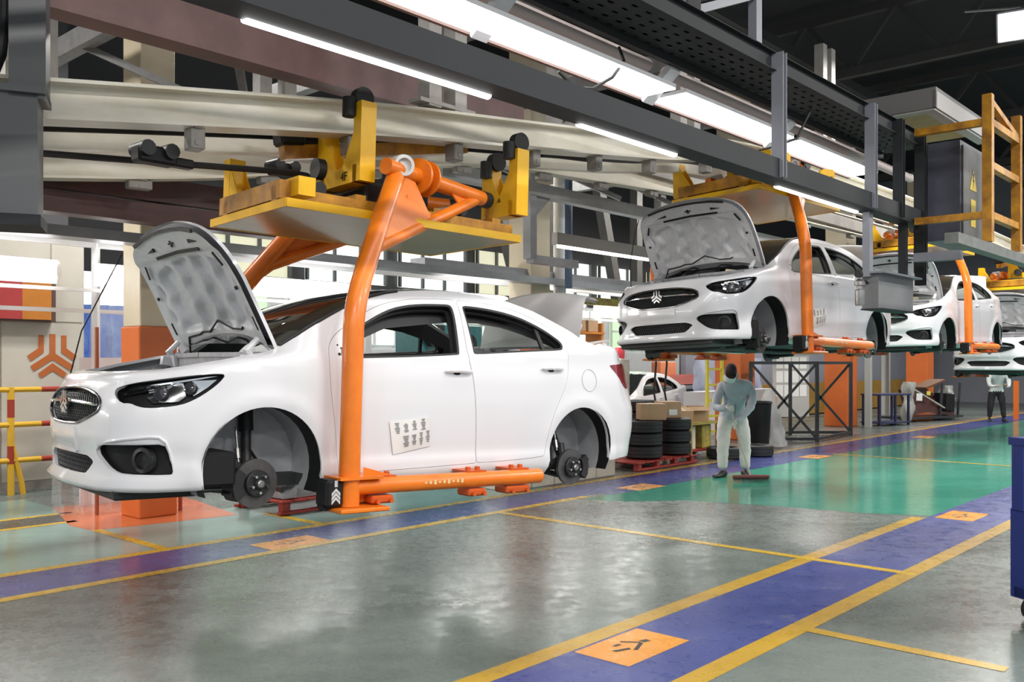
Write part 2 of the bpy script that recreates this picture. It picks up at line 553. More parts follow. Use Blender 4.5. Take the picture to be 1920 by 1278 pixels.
# roof trusses, each a thing of its own
for i, s in enumerate((2, 8, 14, 20, 26, 32)):
    b = MB()
    b.bar(W(s, -12, 8.0), W(s, 12, 8.0), .16, .2)
    b.bar(W(s, -12, 9.3), W(s, 12, 9.3), .16, .2)
    for k in range(12):
        t = -12 + 2 * k
        b.bar(W(s, t, 8.0), W(s, t + 1, 9.3), .1, .1)
        b.bar(W(s, t + 1, 9.3), W(s, t + 2, 8.0), .1, .1)
    tag(b.build('trim_%d' % (20 + i), TRUSS), kind='structure')
for i, t in enumerate((-9, -3, 0, 3)):
    b = MB()
    b.bar(W(-4, t, 8.5), W(40, t, 8.5), .14, .22)
    tag(b.build('trim_%d' % (30 + i), TRUSS), kind='structure')
# cream panels of the left wall
for k in range(9):
    s1 = 5.26 - k * 1.02
    slab('panel', s1 - 1.0, s1, -12.45, -12.435, .12, 2.14, WALL_CREAM, wl)
slab('panel', 4.86, 5.26, -12.45, -12.435, 2.16, 3.3, WALL_CREAM, wl)
slab('skirting', -10, 5.27, -12.45, -12.42, 0, .11, mat('dirty_grey_base', (.30, .28, .25), .6, noise=.4), wl)
# red and orange cabinets in the wall opening above the panels
o = slab('display_box', 1.0, 4.86, -12.45, -12.30, 2.14, 2.74, mat('dark_box_frame', (.10, .06, .05), .5))
tag(o, 'red and orange box set into the cream wall above the mark', 'panel')
slab('red_face', 1.1, 4.45, -12.31, -12.285, 2.17, 2.70, mat('red_board', (.42, .05, .05), .45, noise=.1), o)
slab('orange_face', 4.45, 4.80, -12.31, -12.285, 2.17, 2.70, mat('orange_board', (.55, .20, .03), .45, noise=.1), o)
# the mark on the wall: three bent bars
sign = thing('wall_emblem', 'orange three armed chevron emblem on the cream wall', 'sign', W(4.87, -12.43, 1.73))
Mw = frame_mat((US[0], US[1], 0), (0, 0, 1), (VT[0], VT[1], 0), (0, 0, 0))
for poly in LOGO:
    MBX = MB()
    MBX.prism([(x * .265, y * .265) for x, y in poly], .004, Mw, .0005)
    MBX.build('emblem_bar', mat('burnt_orange_paint', (.48, .13, .03), .5), sign)
# window beside the wall end: blue tarpaulin outside, white boards below
win = tag(slab('window_1', 5.30, 7.4, -14.65, -14.6, 1.30, 2.9, mat('bright_sky_pane', (.9, .93, 1), .5, emit=(.86, .92, 1), strength=1.6)), kind='structure')
tp = MB()
nx = 24
for k in range(nx + 1):
    s = 5.3 + 1.5 * k / nx
    w = .05 * math.sin(k * 1.7) + .03 * math.sin(k * 3.1)
    tp.v += [tuple(W(s, -14.3 + w, 1.5)), tuple(W(s, -14.3 + w * .5, 2.05)), tuple(W(s, -14.3 - w, 2.52))]
tp.f = [(k * 3 + j, (k + 1) * 3 + j, (k + 1) * 3 + j + 1, k * 3 + j + 1) for k in range(nx) for j in range(2)]
tarp = tp.build('tarpaulin', mat('blue_tarpaulin', (.05, .14, .60), .35, noise=.35, nscale=3, dark=(.25, .38, .75)), None, True)
tag(tarp, 'blue tarpaulin hung behind the plastic sheet in the window', 'tarp')
bw = tag(slab('white_screen_board', 4.45, 5.95, -10.62, -10.58, 0, 1.68, mat('white_board', (.85, .86, .88), .5)), 'white screen board standing left of the orange column', 'screen')
# columns: orange to shoulder height, beige above
def column(s, t, w, label, side='orange'):
    c = thing('building_column', label, 'column', W(s + w / 2, t - w / 2, 0), LANE)
    b = MB()
    b.box((0, 0, 1.0), (w, w, 2.0), None, .012)
    b.build('orange_casing', mat('orange_column_paint', (.66, .15, .03), .4, noise=.12, nscale=2), c)
    b = MB()
    b.box((0, 0, 4.7), (w * .92, w * .92, 5.4), None, .01)
    b.build('beige_shaft', mat('beige_column_paint', (.62, .53, .38), .5, noise=.12, nscale=2), c)
    return c
column(4.48, -9.23, .42, 'square column in orange and beige behind the nearest car\'s front')
column(10.6, -9.15, .5, 'beige column rising behind the nearest car\'s trunk lid')
column(17.5, -9.3, .62, 'orange column right behind the sweeping worker')
column(22.9, -9.2, .62, 'orange column behind the dark cross braced rack')
column(28.9, -9.2, .62, 'orange column below the third car in the line')
# ochre boards along the far side with a grey-blue wall above
och = thing('board_fence', 'long ochre board fence under the blue grey wall', 'fence', W(30, -12.2, 0), LANE)
for k in range(12):
    MB().box((-6 + k * 1.3, 0, .52), (1.26, .03, .96), None, .004).build('board', mat('ochre_board', (.36, .20, .035), .5, noise=.25, nscale=3), och)
for k in range(13):
    MB().box((-6.65 + k * 1.3, .03, .52), (.05, .05, 1.04)).build('fence_post', mat('ochre_post', (.30, .17, .03), .5), och)
tag(slab('wall_partition', 20.5, 40, -12.6, -12.45, 0, 3.2, WALL_GREY), kind='structure')
# ------------------------------------------------------------------ sedan body surface
# ---- body surface: s = arc length of the plan outline from the nose centre, v = height coordinate
PLAN=np.array([(.892,0),(.889,.18),(.876,.34),(.845,.5),(.77,.645),(.64,.752),(.47,.815),(.25,.85),(0,.866),(-.5,.876),(-1.3,.882),(-2.1,.878),(-2.55,.862),(-2.85,.835),(-3.08,.80),(-3.28,.72),(-3.40,.60),(-3.46,.43),(-3.485,.2),(-3.49,0)])
def _dense(P,n=40):
    # Catmull-Rom through the points, mirrored at both ends
    E=np.vstack([P[1]*[1,-1],P,P[-2]*[1,-1]]);out=[]
    for i in range(1,len(E)-2):
        p0,p1,p2,p3=E[i-1],E[i],E[i+1],E[i+2]
        d01=np.linalg.norm(p1-p0)**.5;d12=np.linalg.norm(p2-p1)**.5;d23=np.linalg.norm(p3-p2)**.5
        m1=(p2-p1)+d12*((p1-p0)/d01-(p2-p0)/(d01+d12)) if d01>1e-9 else p2-p1
        m2=(p2-p1)+d12*((p3-p2)/d23-(p3-p1)/(d12+d23))
        for t in np.arange(n)/n:
            out.append((2*t**3-3*t**2+1)*p1+(t**3-2*t**2+t)*m1+(-2*t**3+3*t**2)*p2+(t**3-t**2)*m2)
    out.append(P[-1]);return np.array(out)
PD=_dense(PLAN)
SD=np.concatenate([[0],np.cumsum(np.linalg.norm(np.diff(PD,axis=0),axis=1))]);SMAX=SD[-1]
TD=np.gradient(PD,SD,axis=0);TD/=np.linalg.norm(TD,axis=1)[:,None]
ND=np.stack([-TD[:,1],TD[:,0]],1)      # inward normal sign fixed below
if ND[len(ND)//2,1]>0: ND=-ND
def s_of_x(x): return np.interp(-np.asarray(x,float),-PD[:,0],SD)
def smooth(a,b,x):
    t=np.clip((x-a)/(b-a),0,1);return t*t*(3-2*t)
def tab(x,xs,ys): # smooth table (monotone cubic)
    xs=np.asarray(xs,float);ys=np.asarray(ys,float);h=np.diff(xs);d=np.diff(ys)/h
    m=np.zeros(len(xs));m[0]=d[0];m[-1]=d[-1]
    for i in range(1,len(xs)-1):
        if d[i-1]*d[i]>0: m[i]=2*d[i-1]*d[i]/(d[i-1]+d[i])
    x=np.clip(x,xs[0],xs[-1]);i=np.clip(np.searchsorted(xs,x)-1,0,len(xs)-2)
    t=(x-xs[i])/h[i]
    return (2*t**3-3*t**2+1)*ys[i]+(t**3-2*t**2+t)*h[i]*m[i]+(-2*t**3+3*t**2)*ys[i+1]+(t**3-t**2)*h[i]*m[i+1]
SX=s_of_x
ZSH_S=[0,.35,.62,.85,float(SX(.35)),float(SX(0)),float(SX(-.4)),float(SX(-1.0)),float(SX(-1.8)),float(SX(-2.4)),float(SX(-2.8)),float(SX(-3.15)),SMAX]
ZSH_V=[.755,.757,.765,.775,.82,.89,.945,.975,1.005,1.045,1.09,1.07,1.05]
def zsh(s): return tab(s,ZSH_S,ZSH_V)
C0,C1,C2,C3=float(SX(.02)),float(SX(-.35)),float(SX(-2.5)),float(SX(-2.95))
def cab(s): return smooth(C0,C1,s)*(1-smooth(C2,C3,s))
FN0,FN1=.75,1.25
RR0,RR1=float(SX(-2.95)),float(SX(-3.3))
ZB_SIDE=([.10,.16,.2,.26,.30,.36,.44,.55,.7,.82,1.0,1.2],[.11,.075,.035,.012,.012,.020,.014,.006,0,.002,.022,.03])
ZB_FRONT=([.10,.175,.195,.215,.24,.30,.40,.46,.56,.64,.72,.78],[.10,.03,0,.0,.03,.035,.03,.012,.012,.02,.05,.09])
ZB_REAR=([.10,.2,.26,.35,.5,.62,.72,.85,1.0,1.1],[.12,.06,.03,.02,.0,.0,.02,.05,.09,.14])
def surf(s,v):
    s=np.asarray(s,float);v=np.asarray(v,float)
    sc=np.clip(s,0,SMAX)
    px=np.interp(sc,SD,PD[:,0]);py=np.interp(sc,SD,PD[:,1])
    nx=np.interp(sc,SD,ND[:,0]);ny=np.interp(sc,SD,ND[:,1]);l=np.hypot(nx,ny);nx/=l;ny/=l
    zs=zsh(sc);w=np.maximum(v-zs,0);vl=np.minimum(v,zs)
    kf=1-smooth(FN0,FN1,sc);kr=smooth(RR0,RR1,sc)
    off=(1-kf-kr)*tab(vl,*ZB_SIDE)+kf*tab(vl,*ZB_FRONT)+kr*tab(vl,*ZB_REAR)
    # wheel-arch flares
    for ax in (0.,-2.585):
        r=np.hypot(px-ax,(vl-.30));side=smooth(.5,.9,py/.87)
        off=off-.012*np.exp(-((r-.40)/.06)**2)*side*(v<.9)
    # roll over: fender
    R=.075;thm=1.33
    th=np.minimum(w/R,thm)
    offF=R*(1-np.cos(th))+np.maximum(w-R*thm,0)*np.sin(thm)
    zF=R*np.sin(th)+np.maximum(w-R*thm,0)*np.cos(thm)
    # cabin tumblehome
    t0=.33+.5*np.clip(w,0,.6)**2
    offC=w*np.sin(t0);zC=w*np.cos(t0)
    c=cab(sc)
    off=off+(1-c)*offF+c*offC
    z=vl+(1-c)*zF+c*zC
    return np.stack([px+nx*off, py+ny*off, z],-1)
def normal(s,v,e=2e-3):
    a=surf(s+e,v)-surf(s-e,v);b=surf(s,v+e)-surf(s,v-e)
    n=np.cross(a,b);n/=np.maximum(np.linalg.norm(n,axis=-1),1e-9)[...,None]
    return n
def surfm(s, v):
    # whole-car version: negative s is the right-hand side
    s = np.asarray(s, float)
    P = surf(np.abs(s), v)
    P[..., 1] *= np.where(s < 0, -1, 1)
    return P
def surf_normal(s, v, e=2e-3):
    a = surfm(s + e, v) - surfm(s - e, v)
    b = surfm(s, np.asarray(v) + e) - surfm(s, np.asarray(v) - e)
    n = np.cross(a, b)
    return n / np.maximum(np.linalg.norm(n, axis=-1), 1e-9)[..., None]
def sx(x):
    return float(s_of_x(x))
def inside(poly, x, y):
    poly = np.asarray(poly)
    r = np.zeros(x.shape, bool)
    j = len(poly) - 1
    for i in range(len(poly)):
        (xi, yi), (xj, yj) = poly[i], poly[j]
        if yi != yj:
            r ^= ((yi > y) != (yj > y)) & (x < (xj - xi) * (y - yi) / (yj - yi) + xi)
        j = i
    return r
def chaikin(P, n=2, closed=True):
    P = [np.array(p, float) for p in P]
    for _ in range(n):
        Q = []
        k = len(P)
        for i in range(k if closed else k - 1):
            a, b = P[i], P[(i + 1) % k]
            Q += [a * .75 + b * .25, a * .25 + b * .75]
        if not closed:
            Q = [P[0]] + Q + [P[-1]]
        P = Q
    return [tuple(p) for p in P]
def dens(P, step, closed=True):
    out = []
    k = len(P)
    for i in range(k if closed else k - 1):
        a, b = np.array(P[i], float), np.array(P[(i + 1) % k], float)
        m = max(1, int(math.ceil(np.linalg.norm(b - a) / step)))
        out += [tuple(a + (b - a) * j / m) for j in range(m)]
    if not closed:
        out.append(tuple(P[-1]))
    return out
def grow(poly, d):
    # offset a closed outline outwards by d
    P = np.asarray(poly, float)
    A = .5 * np.sum(P[:, 0] * np.roll(P[:, 1], -1) - np.roll(P[:, 0], -1) * P[:, 1])
    e = np.roll(P, -1, 0) - P
    n = np.stack([e[:, 1], -e[:, 0]], 1) * (1 if A > 0 else -1)
    n /= np.maximum(np.linalg.norm(n, axis=1), 1e-9)[:, None]
    m = n + np.roll(n, 1, 0)
    l = np.maximum((m * m).sum(1), 0.6)
    return [tuple(p) for p in P + 2 * d * m / l[:, None]]
def cdt_mesh(outer, holes, step, extra=None):
    loops = [outer] + list(holes)
    V, E = [], []
    for L in loops:
        n0 = len(V)
        V += [Vector((p[0], p[1])) for p in L]
        E += [(n0 + i, n0 + (i + 1) % len(L)) for i in range(len(L))]
    O = np.array(outer)
    gx, gy = np.meshgrid(np.arange(O[:, 0].min() + step[0] * .37, O[:, 0].max(), step[0]), np.arange(O[:, 1].min() + step[1] * .41, O[:, 1].max(), step[1]))
    gx, gy = gx.ravel(), gy.ravel()
    ok = inside(outer, gx, gy)
    for h in holes:
        ok &= ~inside(h, gx, gy)
    gx, gy = gx[ok], gy[ok]
    B = np.array([p for L in loops for p in L])
    keep = np.ones(len(gx), bool)
    for i in range(0, len(gx), 500):
        d = np.min(((gx[i:i + 500, None] - B[None, :, 0]) / step[0]) ** 2 + ((gy[i:i + 500, None] - B[None, :, 1]) / step[1]) ** 2, axis=1)
        keep[i:i + 500] = d > .16
    V += [Vector((a, b)) for a, b in zip(gx[keep], gy[keep])]
    r = delaunay_2d_cdt(V, E, [], 0, 1e-6)
    v = np.array([(p.x, p.y) for p in r[0]])
    f = np.array([q for q in r[2] if len(q) == 3], int)
    c = v[f].mean(1)
    ok = inside(outer, c[:, 0], c[:, 1])
    for h in holes:
        ok &= ~inside(h, c[:, 0], c[:, 1])
    f = f[ok]
    a = v[f[:, 1]] - v[f[:, 0]]
    b = v[f[:, 2]] - v[f[:, 0]]
    fl = (a[:, 0] * b[:, 1] - a[:, 1] * b[:, 0]) < 0
    f[fl] = f[fl][:, ::-1]
    return v, f
def skin(name, outer, holes, m, parent, step=(.045, .04), off=0.0, flange=0.018, mirror=False, both=False, rim=True):
    # a body panel: outline and holes in (s, v) laid on the body surface, with a turned-in edge
    v, f = cdt_mesh(outer, holes, step)
    N = surf_normal(v[:, 0], v[:, 1])
    P = surfm(v[:, 0], v[:, 1]) + N * off
    V, F, NN = [tuple(p) for p in P], [tuple(int(i) for i in q) for q in f], [tuple(n) for n in N]
    if flange:
        loops_ = [np.array(outer)] + [np.array(h) for h in holes]
        for L in loops_ if rim else loops_[1:]:
            n0 = len(V)
            nn = surf_normal(L[:, 0], L[:, 1])
            pp = surfm(L[:, 0], L[:, 1]) + nn * off
            k = len(L)
            tang = np.roll(pp, -1, 0) - np.roll(pp, 1, 0)
            side = np.cross(tang, nn)
            ccw = np.sum(L[:, 0] * np.roll(L[:, 1], -1) - np.roll(L[:, 0], -1) * L[:, 1]) > 0
            if ccw != (L is loops_[0]):
                side = -side
            if flange < 0:
                side = -side
            side /= np.maximum(np.linalg.norm(side, axis=1), 1e-9)[:, None]
            V += [tuple(p) for p in pp] + [tuple(p) for p in pp - nn * flange]
            NN += [tuple(p) for p in side] * 2
            q = [(n0 + i, n0 + (i + 1) % k, n0 + k + (i + 1) % k, n0 + k + i) for i in range(k)]
            gn = np.cross(np.roll(pp, -1, 0) - pp, -nn * (1 if flange > 0 else -1))
            F += q if (gn * side).sum() > 0 else [f4[::-1] for f4 in q]
    V, NN = np.array(V), np.array(NN)
    sets = []
    if not mirror or both:
        sets.append((V, NN, F))
    if mirror or both:
        sets.append((V * [1, -1, 1], NN * [1, -1, 1], [q[::-1] for q in F]))
    VV, FF, NV = [], [], []
    for a, b, c in sets:
        n0 = len(VV)
        VV += [tuple(p) for p in a]
        NV += [tuple(p) for p in b]
        FF += [tuple(i + n0 for i in q) for q in c]
    me = bpy.data.meshes.new(name)
    me.from_pydata(VV, [], FF)
    me.materials.append(m)
    me.update()
    me.polygons.foreach_set('use_smooth', [True] * len(me.polygons))
    me.normals_split_custom_set_from_vertices(NV)
    o = bpy.data.objects.new(name, me)
    COL.objects.link(o)
    o.parent = parent
    return o
def on_skin(s, v, off=0.0, side=1):
    N = surf_normal(np.array([s]), np.array([v]))[0]
    p = surfm(np.array([s]), np.array([v]))[0] + N * off
    return Vector((p[0], p[1] * side, p[2])), Vector((N[0], N[1] * side, N[2]))

def arc(cx, cz, r, a0, a1, n):
    return [(sx(cx + r * math.cos(a)), cz + r * math.sin(a)) for a in np.linspace(math.radians(a0), math.radians(a1), n)]

# ---- outlines in (s, v)
ARCH_F = [(sx(.355), .19)] + arc(.01, .297, .36, -10, 190, 30) + [(sx(-.365), .17)]
ARCH_R = [(sx(-2.225), .17)] + arc(-2.575, .315, .342, -8 , 188, 30) + [(sx(-2.925), .24)]
WIN_F = [(1.965, .965), (1.975, 1.03), (2.02, 1.10), (2.10, 1.165), (2.19, 1.222), (2.30, 1.285), (2.41, 1.335), (2.53, 1.368), (2.65, 1.387), (2.78, 1.397), (2.875, 1.402), (2.905, 1.395), (2.916, 1.36), (2.90, 1.2), (2.885, 1.05), (2.88, 1.02), (2.86, 1.012), (2.5, .985), (2.2, .968), (2.0, .958)]
WIN_R = [(3.004, 1.03), (3.004, 1.06), (3.00, 1.2), (2.998, 1.36), (3.004, 1.392), (3.03, 1.402), (3.10, 1.401), (3.20, 1.394), (3.30, 1.382), (3.40, 1.365), (3.52, 1.333), (3.633, 1.288), (3.73, 1.242), (3.82, 1.192), (3.87, 1.15), (3.88, 1.125), (3.872, 1.10), (3.85, 1.085), (3.6, 1.068), (3.3, 1.045), (3.03, 1.024)]
DOOR_F = [(1.965, .235), (1.952, .36), (1.928, .54), (1.895, .72), (1.882, .86), (1.882, .97), (1.89, 1.04), (1.93, 1.10), (2.0, 1.158), (2.10, 1.228), (2.22, 1.302), (2.34, 1.358), (2.46, 1.395), (2.62, 1.424), (2.80, 1.44), (2.90, 1.444), (2.955, 1.438), (2.965, 1.36), (2.95, 1.2), (2.945, 1.02), (2.99, .8), (3.02, .5), (3.028, .31), (3.03, .277), (3.00, .273), (2.6, .262), (2.2, .252), (1.985, .236)]
DOOR_R = [(3.07, .2765), (3.038, .279), (3.036, .31), (3.028, .5), (2.998, .8), (2.953, 1.02), (2.958, 1.2), (2.973, 1.36), (2.963, 1.438), (3.05, 1.445), (3.20, 1.438), (3.36, 1.418), (3.50, 1.385), (3.64, 1.33), (3.76, 1.272), (3.85, 1.222), (3.905, 1.175), (3.918, 1.12), (3.915, 1.02), (3.905, .92), (3.862, .80), (3.80, .70), (3.735, .58), (3.695, .45), (3.672, .32), (3.64, .295), (3.3, .28)]
RAIL = [(1.60, 1.085), (1.66, 1.115), (1.713, 1.135), (1.779, 1.165), (1.852, 1.20), (1.934, 1.248), (2.03, 1.302), (2.15, 1.362), (2.269, 1.412), (2.40, 1.455), (2.543, 1.487), (2.75, 1.515), (2.97, 1.527), (3.2, 1.516), (3.435, 1.475), (3.67, 1.40), (3.90, 1.293), (4.10, 1.20), (4.25, 1.145)]
def zs(s):
    return float(zsh(s))
LIP = [(0, .178), (.3, .178), (.6, .18), (.85, .182), (1.0, .184), (1.09, .187)]
NOSE_TOP = [(s, zs(s) + .155) for s in (1.52, 1.4, 1.25, 1.1, .95, .8, .68, .56, .42, .25, .12, 0)]
REAR_EDGE = [(SMAX, .26), (SMAX, .80), (5.1, .82), (4.93, .97), (4.86, 1.09), (4.75, 1.17), (4.6, 1.205), (4.42, 1.205)]
HEADLIGHT = [(.588, .713), (.572, .745), (.60, .758), (.658, .770), (.76, .788), (.873, .803), (.99, .820), (1.107, .836), (1.19, .842), (1.228, .838), (1.21, .81), (1.179, .778), (1.108, .723), (1.05, .69), (.996, .668), (.90, .652), (.811, .647), (.76, .655), (.716, .672), (.659, .670)]
FOG = [(.452, .397), (.516, .436), (.65, .440), (.80, .444), (.912, .449), (.935, .40), (.956, .338), (.966, .285), (.94, .278), (.677, .280), (.60, .298), (.54, .332)]
GRILLE_H = [(0, .752), (.20, .748), (.343, .733), (.44, .712), (.496, .682), (.508, .655), (.50, .618), (.44, .592), (.353, .565), (.25, .540), (.2, .534), (0, .530)]
LOWGR_H = [(0, .366), (.32, .367), (.36, .362), (.425, .338), (.40, .315), (.335, .268), (.31, .262), (0, .258)]
def both_sides(h):
    return h + [(-s, v) for s, v in h[::-1] if s > 0]
TAIL = [(4.405, .985), (4.43, .992), (4.55, 1.0), (4.70, 1.01), (4.84, 1.0), (4.85, .90), (4.80, .82), (4.70, .80), (4.62, .83), (4.53, .90)]

def body_outline():
    left = LIP + ARCH_F + [(sx(-.5), .158), (sx(-1.2), .156), (sx(-2.1), .158)] + ARCH_R + [(sx(-3.1), .25), (5.0, .255)] + REAR_EDGE + RAIL[::-1] + NOSE_TOP
    return left

def brake_corner(car, x, y, z, front, steer=0.0):
    # hub with disc, caliper, knuckle and suspension strut; axis along y, outward = sign of y
    sd = 1 if y > 0 else -1
    hub = bpy.data.objects.new('wheel_hub', None)
    COL.objects.link(hub)
    hub.parent = car
    hub.location = (x, y, z)
    hub.rotation_euler = (0, 0, steer)
    M = frame_mat((1, 0, 0), (0, 0, -sd), (0, sd, 0), (0, 0, 0))
    r = .145 if front else .138
    MB().lathe([(.068, -.025), (r, -.025), (r, -.001), (.082, -.001), (.079, .004)] , 40, M).build('brake_disc', DISC_STEEL, hub, True, 30)
    MB().lathe([(.08, -.005), (.08, .026), (.074, .032), (.034, .032), (.034, .044), (.03, .05), (.0, .05)], 28, M).build('hub_bell', DARK_METAL, hub, True, 30)
    for k in range(5):
        a = 2 * math.pi * k / 5 + .3
        c = Vector((.052 * math.cos(a), .052 * math.sin(a), 0))
        MB().cyl(M @ (c + Vector((0, 0, .03))), M @ (c + Vector((0, 0, .056))), .0085, 8).build('wheel_stud', CHROME, hub, True)
    MB().lathe([(.024, .044), (.024, .058), (.018, .064), (0, .065)], 16, M).build('hub_cap', STEEL, hub, True)
    # caliper ahead of the disc
    b = MB()
    for a0 in (np.linspace(-.62, .62, 9),):
        ring = [(r * .72, a) for a in a0] + [(r * 1.16, a) for a in a0[::-1]]
        sgn = 1 if front else -1
        poly = [(sgn * q * math.cos(a), q * math.sin(a)) for q, a in ring]
        b.prism(poly, .03, M, -.10)
    b.cyl((sgn * .16, -sd * .09, .055), (sgn * .16, sd * .01, .055), .016, 10)
    b.cyl((sgn * .16, -sd * .09, -.055), (sgn * .16, sd * .01, -.055), .016, 10)
    b.build('brake_caliper', DARK_METAL, hub, True)
    b = MB()
    b.box((0, -sd * .10, 0), (.12, .09, .16), None, .02)
    b.tube([(0, -sd * .10, .05), (-.01, -sd * .13, .12), (-.02, -sd * .15, .17)], .03, 10)
    b.tube([(0, -sd * .06, 0), (0, -sd * .40, .03)], [.035, .022], 12)
    b.tube([(.05, -sd * .05, -.07), (.02, -sd * .40, -.05)], .022, 8)
    b.build('steering_knuckle', DARK_METAL, hub, True)
    # strut
    b = MB()
    x1 = -.05 if front else .06
    b.tube([(-.02, -sd * .15, .08), (x1, -sd * .21, .34)], .030, 12)
    b.tube([(x1, -sd * .21, .30), (x1 * 1.2, -sd * .25, .52)], .045, 12)
    b.build('suspension_strut', DARK_METAL, hub, True)
    b = MB()
    b.tube([(.055, -sd * .11, .12), (.045, -sd * .17, .33)], .008, 8)
    b.cyl((.055, -sd * .115, .14), (.051, -sd * .135, .20), .017, 8)
    b.build('stabilizer_link', STEEL, hub, True)
    return hub

def build_car(label):
    car = thing('sedan_body', label, 'car')
    outl = dens(body_outline(), .05)
    tail_h = dens(chaikin(TAIL, 1), .05)
    hl = dens(chaikin(HEADLIGHT, 1), .04)
    fog = dens(chaikin(FOG, 1), .04)
    gr_half = dens(chaikin(GRILLE_H, 1, False), .04, False)
    lg_half = dens(chaikin(LOWGR_H, 1, False), .04, False)
    df = dens(chaikin(DOOR_F, 1), .05)
    dr = dens(chaikin(DOOR_R, 1), .05)
    wf = dens(chaikin(WIN_F, 1), .05)
    wr = dens(chaikin(WIN_R, 1), .05)
    # the centre-line openings bite into the seam edge of the half panel
    bo = body_outline()
    nose = [p for p in NOSE_TOP]
    gtop, gbot = gr_half[0], gr_half[-1]
    ltop, lbot = lg_half[0], lg_half[-1]
    full = bo + gr_half + [(0, .45)] + lg_half
    outl = dens(full, .05)
    dgap = [grow(df, .0035), grow(dr, .0035)]
    both_door = grow(df, .0035)
    body = skin('body_shell', outl, [grow(hl, .002), fog, tail_h, grow(df, .003), grow(dr, .003)], WHITE_PAINT, car, flange=.02, both=True)
    # doors
    for side in (0, 1):
        fd = skin('front_door', df, [wf], WHITE_PAINT, car, flange=.02, mirror=bool(side))
        rd = skin('rear_door', dr, [wr], WHITE_PAINT, car, flange=.02, mirror=bool(side))
        sg = -1 if side else 1
        for door, w in ((fd, wf), (rd, wr)):
            skin('window_seal', grow(w, .004), [grow(w, -.016)], BLACK_RUBBER, door, step=(.08, .08), off=-.004, flange=.02, mirror=bool(side))
            skin('inner_frame', grow(w, .03), [grow(w, -.022)], DARK_TRIM, door, step=(.08, .08), off=-.055, flange=.02, mirror=bool(side))
        # divider bar of the rear quarter light
        b = MB()
        for q in ((3.70, 1.06, 3.655, 1.285),):
            a0, _ = on_skin(q[0], q[1], -.03, sg)
            a1, _ = on_skin(q[2], q[3], -.03, sg)
            b.bar(a0, a1, .03, .02, (0, 1, 0))
        b.build('quarter_light_bar', BLACK_RUBBER, rd)
        # door handles: recess cup, blade and key cap
        for door, s0, s1, v in ((fd, 2.745, 2.965, .897), (rd, 3.63, 3.84, .939)):
            b = MB()
            path = []
            for k in range(9):
                u = k / 8
                o = .012 + .022 * math.sin(math.pi * u) ** .5
                path.append(on_skin(s0 + (s1 - s0) * u, v + .004 * math.sin(math.pi * u), o, sg)[0])
            b.tube(path, [.008, .013, .014, .014, .014, .014, .015, .014, .009], 8)
            h = b.build('door_handle', WHITE_PAINT, door, True)
            b = MB()
            c, n = on_skin(s0 + (s1 - s0) * .45, v - .012, .0015, sg)
            b.lathe([(.0, .0), (.028, .0), (.03, .0015)], 20, frame_mat((1, 0, 0), (0, 0, .35), n * .2, c))
            b.build('handle_recess', BLACK_PLASTIC, h)
        # mirror mounting triangle and holes
        b = MB()
        for (s, v, r) in ((1.955, .985, .010), (1.972, 1.025, .006), (1.95, 1.045, .006), (1.985, .93, .006)):
            c, n = on_skin(s, v, .001, sg)
            x = Vector((1, 0, 0)); y = n.cross(x).normalized(); x = y.cross(n)
            b.lathe([(0, .001), (r, .001), (r, -.001)], 10, frame_mat(x, y, n, c))
        tag(b.build('mirror_mount_holes', BLACK_PLASTIC, fd), kind='stuff')
    # roof, windshield and rear window between the two rails
    R = [np.array(surf(np.array([s]), np.array([v]))[0]) for s, v in dens(RAIL, .06, False)]
    Rx = np.array([p[0] for p in R])
    def cap_mesh(name, m, i0, i1, dz=0.0, nu=25, inset=0.0):
        V, F = [], []
        rows = R[i0:i1 + 1]
        for p in rows:
            t = (p[0] - R[0][0]) / (R[-1][0] - R[0][0])
            bow = .16 * max(0, 1 - t / .34) ** 1.2 - .14 * max(0, (t - .72) / .28) ** 1.2
            cr = .012 + .018 * math.sin(math.pi * min(1, max(0, t)))
            for j in range(nu):
                u = -1 + 2 * j / (nu - 1)
                w = 1 - u * u
                V.append((p[0] + bow * w, (p[1] - inset) * u, p[2] + cr * w + dz + .006 * (1 - u ** 8)))
        n = len(rows)
        for i in range(n - 1):
            for j in range(nu - 1):
                F.append((i * nu + j, (i + 1) * nu + j, (i + 1) * nu + j + 1, i * nu + j + 1))
        b = MB()
        b.add(V, F)
        return b.build(name, m, car, True, 60)
    i_h = int(np.argmin(abs(Rx + 1.02)))
    i_r = int(np.argmin(abs(Rx + 2.10)))
    cap_mesh('windshield', GLASS_WIND, 0, i_h)
    cap_mesh('roof_panel', WHITE_PAINT, i_h, i_r)
    cap_mesh('rear_window', GLASS_WIND, i_r, len(R) - 1)
    cap_mesh('headliner', DARK_TRIM, max(i_h - 3, 0), i_r + 1, -.05, 15, .02)
    # pillar trim seen through the windows
    it = [(sx(-.14), .93)] + [(s, v - .025) for s, v in RAIL] + [(4.2, 1.02), (3.9, .98), (3.0, .93), (2.0, .88)]
    o1 = skin('pillar_trim', dens(it, .06), [grow(wf, .006), grow(wr, .006)], DARK_TRIM, car, step=(.08, .06), off=-.06, flange=.0, both=True)
    lo = [(2.10, 1.10), (2.4, 1.24), (2.9, 1.32), (3.2, 1.33), (3.4, 1.305), (3.6, 1.25), (3.75, 1.20), (3.98, 1.12)]
    skin('roof_side_trim', dens([(s, v - .02) for s, v in RAIL if 2.1 < s < 4.05] + lo[::-1], .06), [], DARK_TRIM, car, step=(.1, .06), off=-.115, flange=.0, both=True)
    # black A-pillar gasket
    for sg in (1, -1):
        b = MB()
        b.tube([Vector((R[i][0], R[i][1] * sg, R[i][2] + .004)) for i in range(0, i_h + 1)], .011, 6)
        b.build('windshield_gasket', BLACK_RUBBER, car, True)
    # dashboard and steering column
    b = MB()
    P = []
